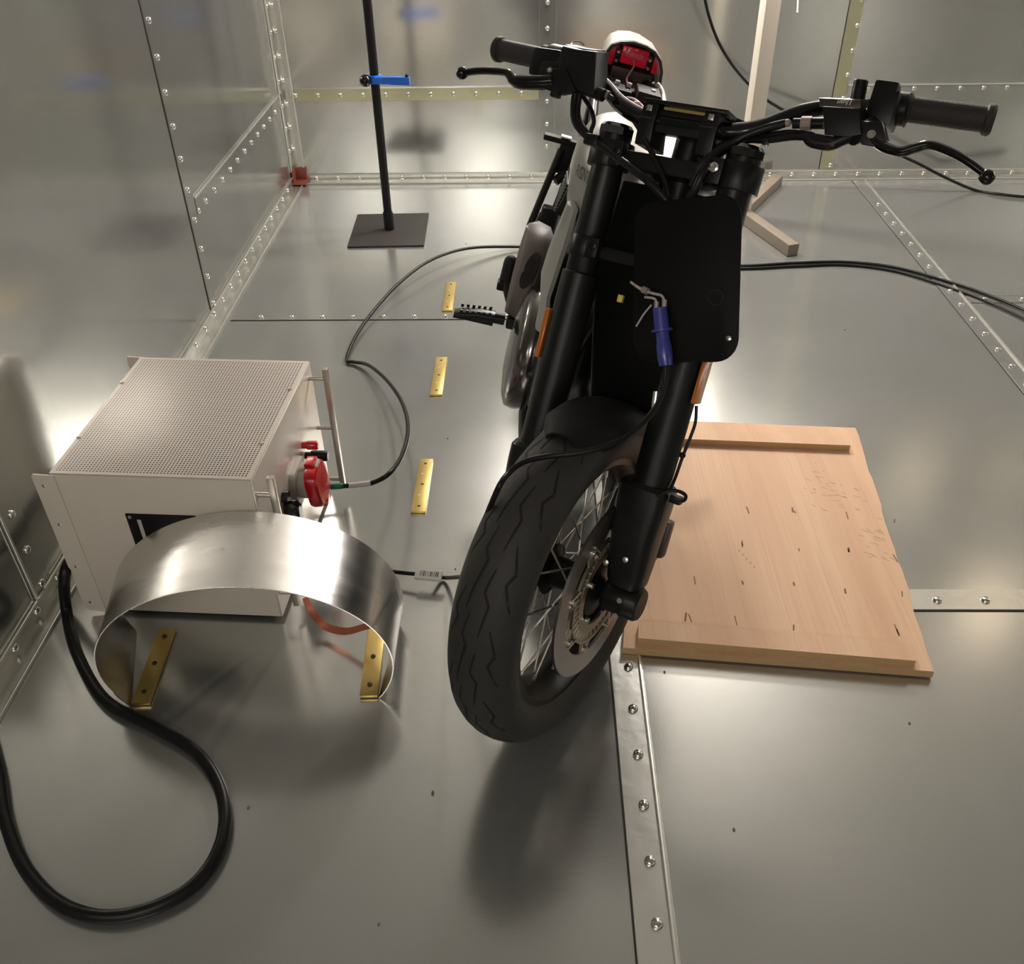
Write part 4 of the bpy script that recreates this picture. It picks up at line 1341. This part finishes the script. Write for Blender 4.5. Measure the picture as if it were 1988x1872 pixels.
# ribbed vent under the tank, side cover
for sg in (-1, 1):
    b = MB()
    vb = [(sg * 0.156, p[1], p[2]) for p in ((-0.1560,0.6369,0.8261), (-0.1560,0.5387,0.8304), (-0.1560,0.5446,0.8054), (-0.1560,0.6594,0.7140), (-0.1560,0.6890,0.7257), (-0.1560,0.6948,0.7736))]
    b.prism(vb, (-sg * 0.03, 0, 0))
    vent = bpart(b, 'air_vent', M_blackmatte)
    for k in range(9):
        t = 0.16 + 0.78 * k / 8
        v0, v1, v2, v3 = Vector(vb[0]), Vector(vb[1]), Vector(vb[4]), Vector(vb[3])
        p0, p1 = v0.lerp(v2, t), v1.lerp(v3, t)
        MB().tube([p0 + Vector((sg * 0.001, 0, 0)), p1 + Vector((sg * 0.001, 0, 0))], 0.003, seg=6).build('rib', M_anod, vent)
    b = MB()
    cov = [(0.815, 0.435, 0.475), (0.76, 0.425, 0.53), (0.68, 0.435, 0.60), (0.62, 0.455, 0.62), (0.56, 0.475, 0.59), (0.52, 0.495, 0.54)]
    rings = []
    for z, y0, y1 in cov:
        bulge = 0.157 - 0.10 * (z - 0.72) ** 2 - (0.012 if z < 0.6 else 0)
        rings.append([(sg * (bulge - 0.010), y0, z), (sg * (bulge + 0.002), y0 + 0.3 * (y1 - y0), z), (sg * (bulge + 0.003), y0 + 0.7 * (y1 - y0), z), (sg * (bulge - 0.005), y1, z), (sg * (bulge - 0.012), y1, z), (sg * (bulge - 0.018), y0, z)])
    b.loft(rings)
    bpart(b, 'side_cover', M_panel, 60)

# taupe heel fairing with an opening, pegs and pedals
for sg in (-1, 1):
    b = MB()
    fr = [(0.590, 0.82, 0.93), (0.56, 0.78, 0.97), (0.52, 0.76, 0.98), (0.47, 0.76, 0.96), (0.42, 0.78, 0.93), (0.37, 0.82, 0.90)]
    rings = []
    for z, y0, y1 in fr:
        bl = 0.196 - 0.35 * (z - 0.49) ** 2
        rings.append([(sg * (bl - 0.050), y0, z), (sg * (bl - 0.008), y0 + 0.03, z), (sg * bl, (y0 + y1) / 2, z), (sg * (bl - 0.006), y1 - 0.03, z), (sg * (bl - 0.030), y1, z), (sg * (bl - 0.06), y1 - 0.02, z), (sg * (bl - 0.07), y0 + 0.02, z)])
    b.loft(rings)
    ff = bpart(b, 'heel_fairing', M_taupe, 60)
    b = MB()
    b.loft([sring((sg * 0.166, 0.768, 0.530), (sg * 0.5, 0.86, 0), (sg * -0.2, 0.1, 0.97), 0.024 * s, 0.046 * s, 0.9, 20) for s in (1.0, 0.6)])
    b.build('opening', M_blackmatte, ff)
    b = MB()
    b.box((sg * 0.150, 0.86, 0.347), (0.06, 0.035, 0.030), bev=0.006)
    b.tube([(sg * 0.185, 0.86, 0.347), (sg * 0.215, 0.86, 0.346)], 0.014, seg=14)
    pr = []
    b.loft([sring((sg * xx, 0.86, 0.344 - 0.012 * t), (0, 1, 0), (0, 0, 1), 0.020 - 0.003 * t, 0.017 - 0.010 * t, 0.6, 20) for xx, t in ((0.212, 0.0), (0.25, 0.15), (0.29, 0.6), (0.312, 0.95))])
    for k in range(6):
        for yy in (-0.017, 0.017):
            b.box((sg * (0.225 + 0.014 * k), 0.86 + yy, 0.361 - 0.002 * k), (0.007, 0.006, 0.009), bev=0.001)
    bpart(b, 'footpeg', M_black)
b = MB()
b.tube(catmull([(-0.155, 0.90, 0.33), (-0.190, 0.97, 0.372), (-0.197, 1.0, 0.392)], 6), 0.010, seg=12)
b.tube([(-0.197, 1.00, 0.385), (-0.197, 1.012, 0.432)], 0.0185, seg=16)
b.ball((-0.197, 1.012, 0.434), 0.0185)
b.box((-0.197, 0.995, 0.375), (0.042, 0.03, 0.022), bev=0.003)
bpart(b, 'passenger_peg', M_blackmatte)
# kick stand on the bike's left
b = MB()
b.tube(catmull([(0.10, 0.82, 0.26), (0.15, 0.80, 0.17), (0.185, 0.79, 0.075)], 5), 0.012, seg=12)
b.box((0.190, 0.79, 0.063), (0.05, 0.06, 0.012), bev=0.003, rot=Matrix.Rotation(0.26, 3, 'Y'))
bpart(b, 'kick_stand', M_black)

# rear plate carrier on the swing arm (seen left of the tank)
b = MB()
b.box((-0.1154,1.5000,0.6256), (0.105, 0.03, 0.016), bev=0.003)
b.box((-0.0856,1.5000,0.5755), (0.058, 0.020, 0.085), bev=0.004)
b.tube([(-0.0771,1.4800,0.5457), (-0.1040,1.4600,0.5189)], 0.014, seg=10)
b.tube([(-0.1091,1.4900,0.6032), (-0.1451,1.4200,0.3821)], 0.0105, seg=12)
b.tube([(-0.0649,1.4900,0.5688), (-0.0875,1.4200,0.4381)], 0.0105, seg=12)
b.box((-0.0999,1.4000,0.4265), (0.05, 0.04, 0.075), bev=0.010)
b.tube([(-0.1171,1.4000,0.4380), (-0.1285,1.3800,0.3946)], 0.012, seg=10)
pc_ = bpart(b, 'plate_carrier', M_blackmatte)
MB().box((-0.1039,1.4950,0.6391), (0.030, 0.02, 0.004)).build('carrier_edge', M_white, pc_)

# open seat well with the electronics, tail cowl with the back of the red lamp
TY = 1.36
b = MB()
outer = [(-0.0600,1.3600,0.7968), (-0.0702,1.3600,0.8343), (-0.0789,1.3600,0.8715), (-0.0809,1.3600,0.9045), (-0.0695,1.3600,0.9304), (-0.0478,1.3600,0.9448), (-0.0129,1.3600,0.9526), (0.0210,1.3600,0.9512), (0.0489,1.3600,0.9432), (0.0705,1.3600,0.9257), (0.0837,1.3600,0.9006), (0.0891,1.3600,0.8691), (0.1026,1.3600,0.8391), (0.1198,1.3600,0.8192)]
outer = [Vector(v) for v in outer]
oc_ = sum(outer, Vector()) / len(outer)
oc_.z -= 0.02
inner = [oc_ + (v - oc_) * 0.90 for v in outer]
back = [oc_ + (v - oc_) * 0.86 + Vector((0, 0.20, -0.002)) for v in outer]
backi = [oc_ + (v - oc_) * 0.80 + Vector((0, 0.19, -0.002)) for v in outer]
b.loft([[inner[i] + Vector((0, 0.004, 0)), outer[i] + Vector((0, 0.004, 0)), outer[i] + (back[i] - outer[i]) * 0.5 + Vector((0, 0, 0.006)), back[i], backi[i]] for i in range(len(outer))])
cowl = bpart(b, 'tail_cowl', M_white_paint, 60)
b = MB()
oo = [oc_ + (v - oc_) * 0.985 for v in outer]
b.loft([[inner[i], oo[i] + Vector((0, -0.003, 0)), oo[i] + Vector((0, 0.0035, 0)), inner[i] + Vector((0, 0.03, 0))] for i in range(len(outer))])
b.build('cowl_rim', M_cowlrim, cowl)
# closing wall behind the lamp
b = MB()
wall_ = [oc_ + (v - oc_) * 0.92 + Vector((0, 0.10, 0)) for v in outer]
b.prism(wall_, (0, 0.008, 0))
b.build('cowl_back', M_black, cowl)


def cowlbox(px0, dy, sz, m, name, parent, bev=0.002, rz=0.0):
    b = MB()
    v = Vector(px0)
    b.box((v.x, v.y + dy, v.z), sz, bev=bev, rot=Matrix.Rotation(rz, 3, 'Y'))
    return b.build(name, m, parent)


tail_rot = 0.0
o = cowlbox((0.0079,1.4400,0.9022), 0.0, (0.072, 0.02, 0.042), M_redlens, 'tail_lamp', moto)
for (q, s) in (((-0.0482,1.4400,0.8929), (0.026, 0.016, 0.050)), ((0.0692,1.4400,0.8968), (0.018, 0.016, 0.046))):
    cowlbox(q, 0.0, s, M_redlens, 'side_lens', o, 0.006)
cowlbox((0.0060,1.4280,0.9056), 0.0, (0.050, 0.004, 0.014), M_redrib, 'lens_rib', o)
for q in ((-0.0376,1.4250,0.9068), (-0.0376,1.4250,0.8845), (0.0499,1.4250,0.9071), (0.0500,1.4250,0.8859)):
    MB().lathe([(0.0062, 0), (0.0062, 0.003), (0.003, 0.008), (0, 0.008)], q, (0, -1, 0), seg=12, cap=False).build('lamp_nut', M_steel, o)
for q in ((-0.0364,1.4360,0.8916), (0.0526,1.4360,0.8934)):
    cowlbox(q, 0.0, (0.018, 0.014, 0.048), M_black, 'lamp_bracket', o)
cowlbox((0.0129,1.4200,0.8574), 0.0, (0.112, 0.012, 0.030), M_lid, 'inner_panel', moto)
tray = cowlbox((0.0120,1.3000,0.8496), 0.0, (0.135, 0.12, 0.022), M_blackmatte, 'electronics_tray', moto, 0.004)
cowlbox((0.0406,1.2200,0.8621), 0.0, (0.060, 0.08, 0.034), M_blackmatte, 'control_unit', tray, 0.004)
cowlbox((-0.0252,1.2400,0.8551), 0.0, (0.050, 0.07, 0.020), M_blackmatte, 'control_unit', tray, 0.004)
for q in ((-0.0068,1.2500,0.8714), (-0.0376,1.2500,0.8698), (0.0228,1.2500,0.8728), (0.0515,1.2200,0.8776)):
    cowlbox(q, 0.0, (0.011, 0.014, 0.010), M_grey, 'connector', tray, 0.001)
for q in ((0.0246,1.2200,0.8732), (-0.0115,1.2200,0.8638), (0.0513,1.2600,0.8879)):
    MB().ball(q, 0.0035).build('stud', M_steel, tray)
b = MB()
b.tube(catmull([(0.0073,1.4200,0.8959), (0.0100,1.4000,0.8879), (0.0030,1.3800,0.8750), (-0.0065,1.3400,0.8663), (-0.0117,1.2600,0.8715)], 6), 0.0022, seg=8)
b.build('lamp_wire', M_pinkwire, tray)
b = MB()
b.tube(catmull([(-0.0303,1.1500,0.8556), (-0.0221,1.1200,0.8694), (-0.0074,1.1000,0.8760), (0.0040,1.0600,0.8798), (0.0140,1.0200,0.8789)], 6), 0.0025, seg=8)
b.ball((-0.0023,1.0500,0.8737), 0.012)
b.build('seat_wire', M_pinkwire, tray)
b = MB()
b.tube(catmull([(0.0677,1.3000,0.8784), (0.0814,1.2800,0.8701), (0.0833,1.2000,0.8632), (0.0783,1.1000,0.8615)], 6), 0.0085, seg=12)
b.build('grab_rail', M_silver, moto)

# test lead that climbs over the front tyre to the lamp plug
lead = [(-0.4779,1.6200,-0.0034), (-0.3942,1.5674,0.0200), (-0.3068,1.5376,0.0300), (-0.2352,1.5232,0.0340), (-0.1867,1.5213,0.0280)]
fr = [(-0.1250,-0.0803,-0.0252), (-0.0840,-0.1959,0.0696), (-0.0305,-0.2810,0.1786), (-0.0294,-0.2557,0.2086), (-0.0178,-0.2331,0.2278), (0.0101,-0.2107,0.2434), (0.0433,-0.1940,0.2570), (0.0740,-0.1750,0.2753), (0.0966,-0.1500,0.2974), (0.1096,-0.1250,0.3234), (0.1168,-0.1080,0.3541), (0.1163,-0.1000,0.3870), (0.1105,-0.0980,0.4126)]
lead += [tuple(FRONT @ Vector(p)) for p in fr]
lead[0] = (lead[0][0], lead[0][1], max(0.012, lead[0][2]))
o = cable('test_lead', lead, 0.0046, M_cable, 'thin black lead with a white barcode tag, running over the front tyre')
a_, b_ = Vector((-0.2633,1.5265,0.0340)), Vector((-0.2023,1.5182,0.0340))
d_ = (b_ - a_)
rot = Matrix((d_.normalized(), Vector((0, 0, 1)).cross(d_.normalized()), Vector((0, 0, 1)))).transposed()
rot = rot @ Matrix.Rotation(0.45, 3, 'X')
b = MB()
b.box((a_ + b_) / 2, (d_.length, 0.022, 0.0115), bev=0.002, rot=rot)
tg = b.build('barcode_tag', M_white, o)
b = MB()
random.seed(2)
xx = -0.3
while xx < 0.36:
    w = random.choice((0.012, 0.02, 0.035))
    b.box((a_ + b_) / 2 + rot @ Vector((xx * d_.length, 0.002, 0.0059)), (w * d_.length, 0.012, 0.0004), rot=rot)
    xx += w + random.choice((0.02, 0.03, 0.05))
b.build('barcode', M_print, tg)
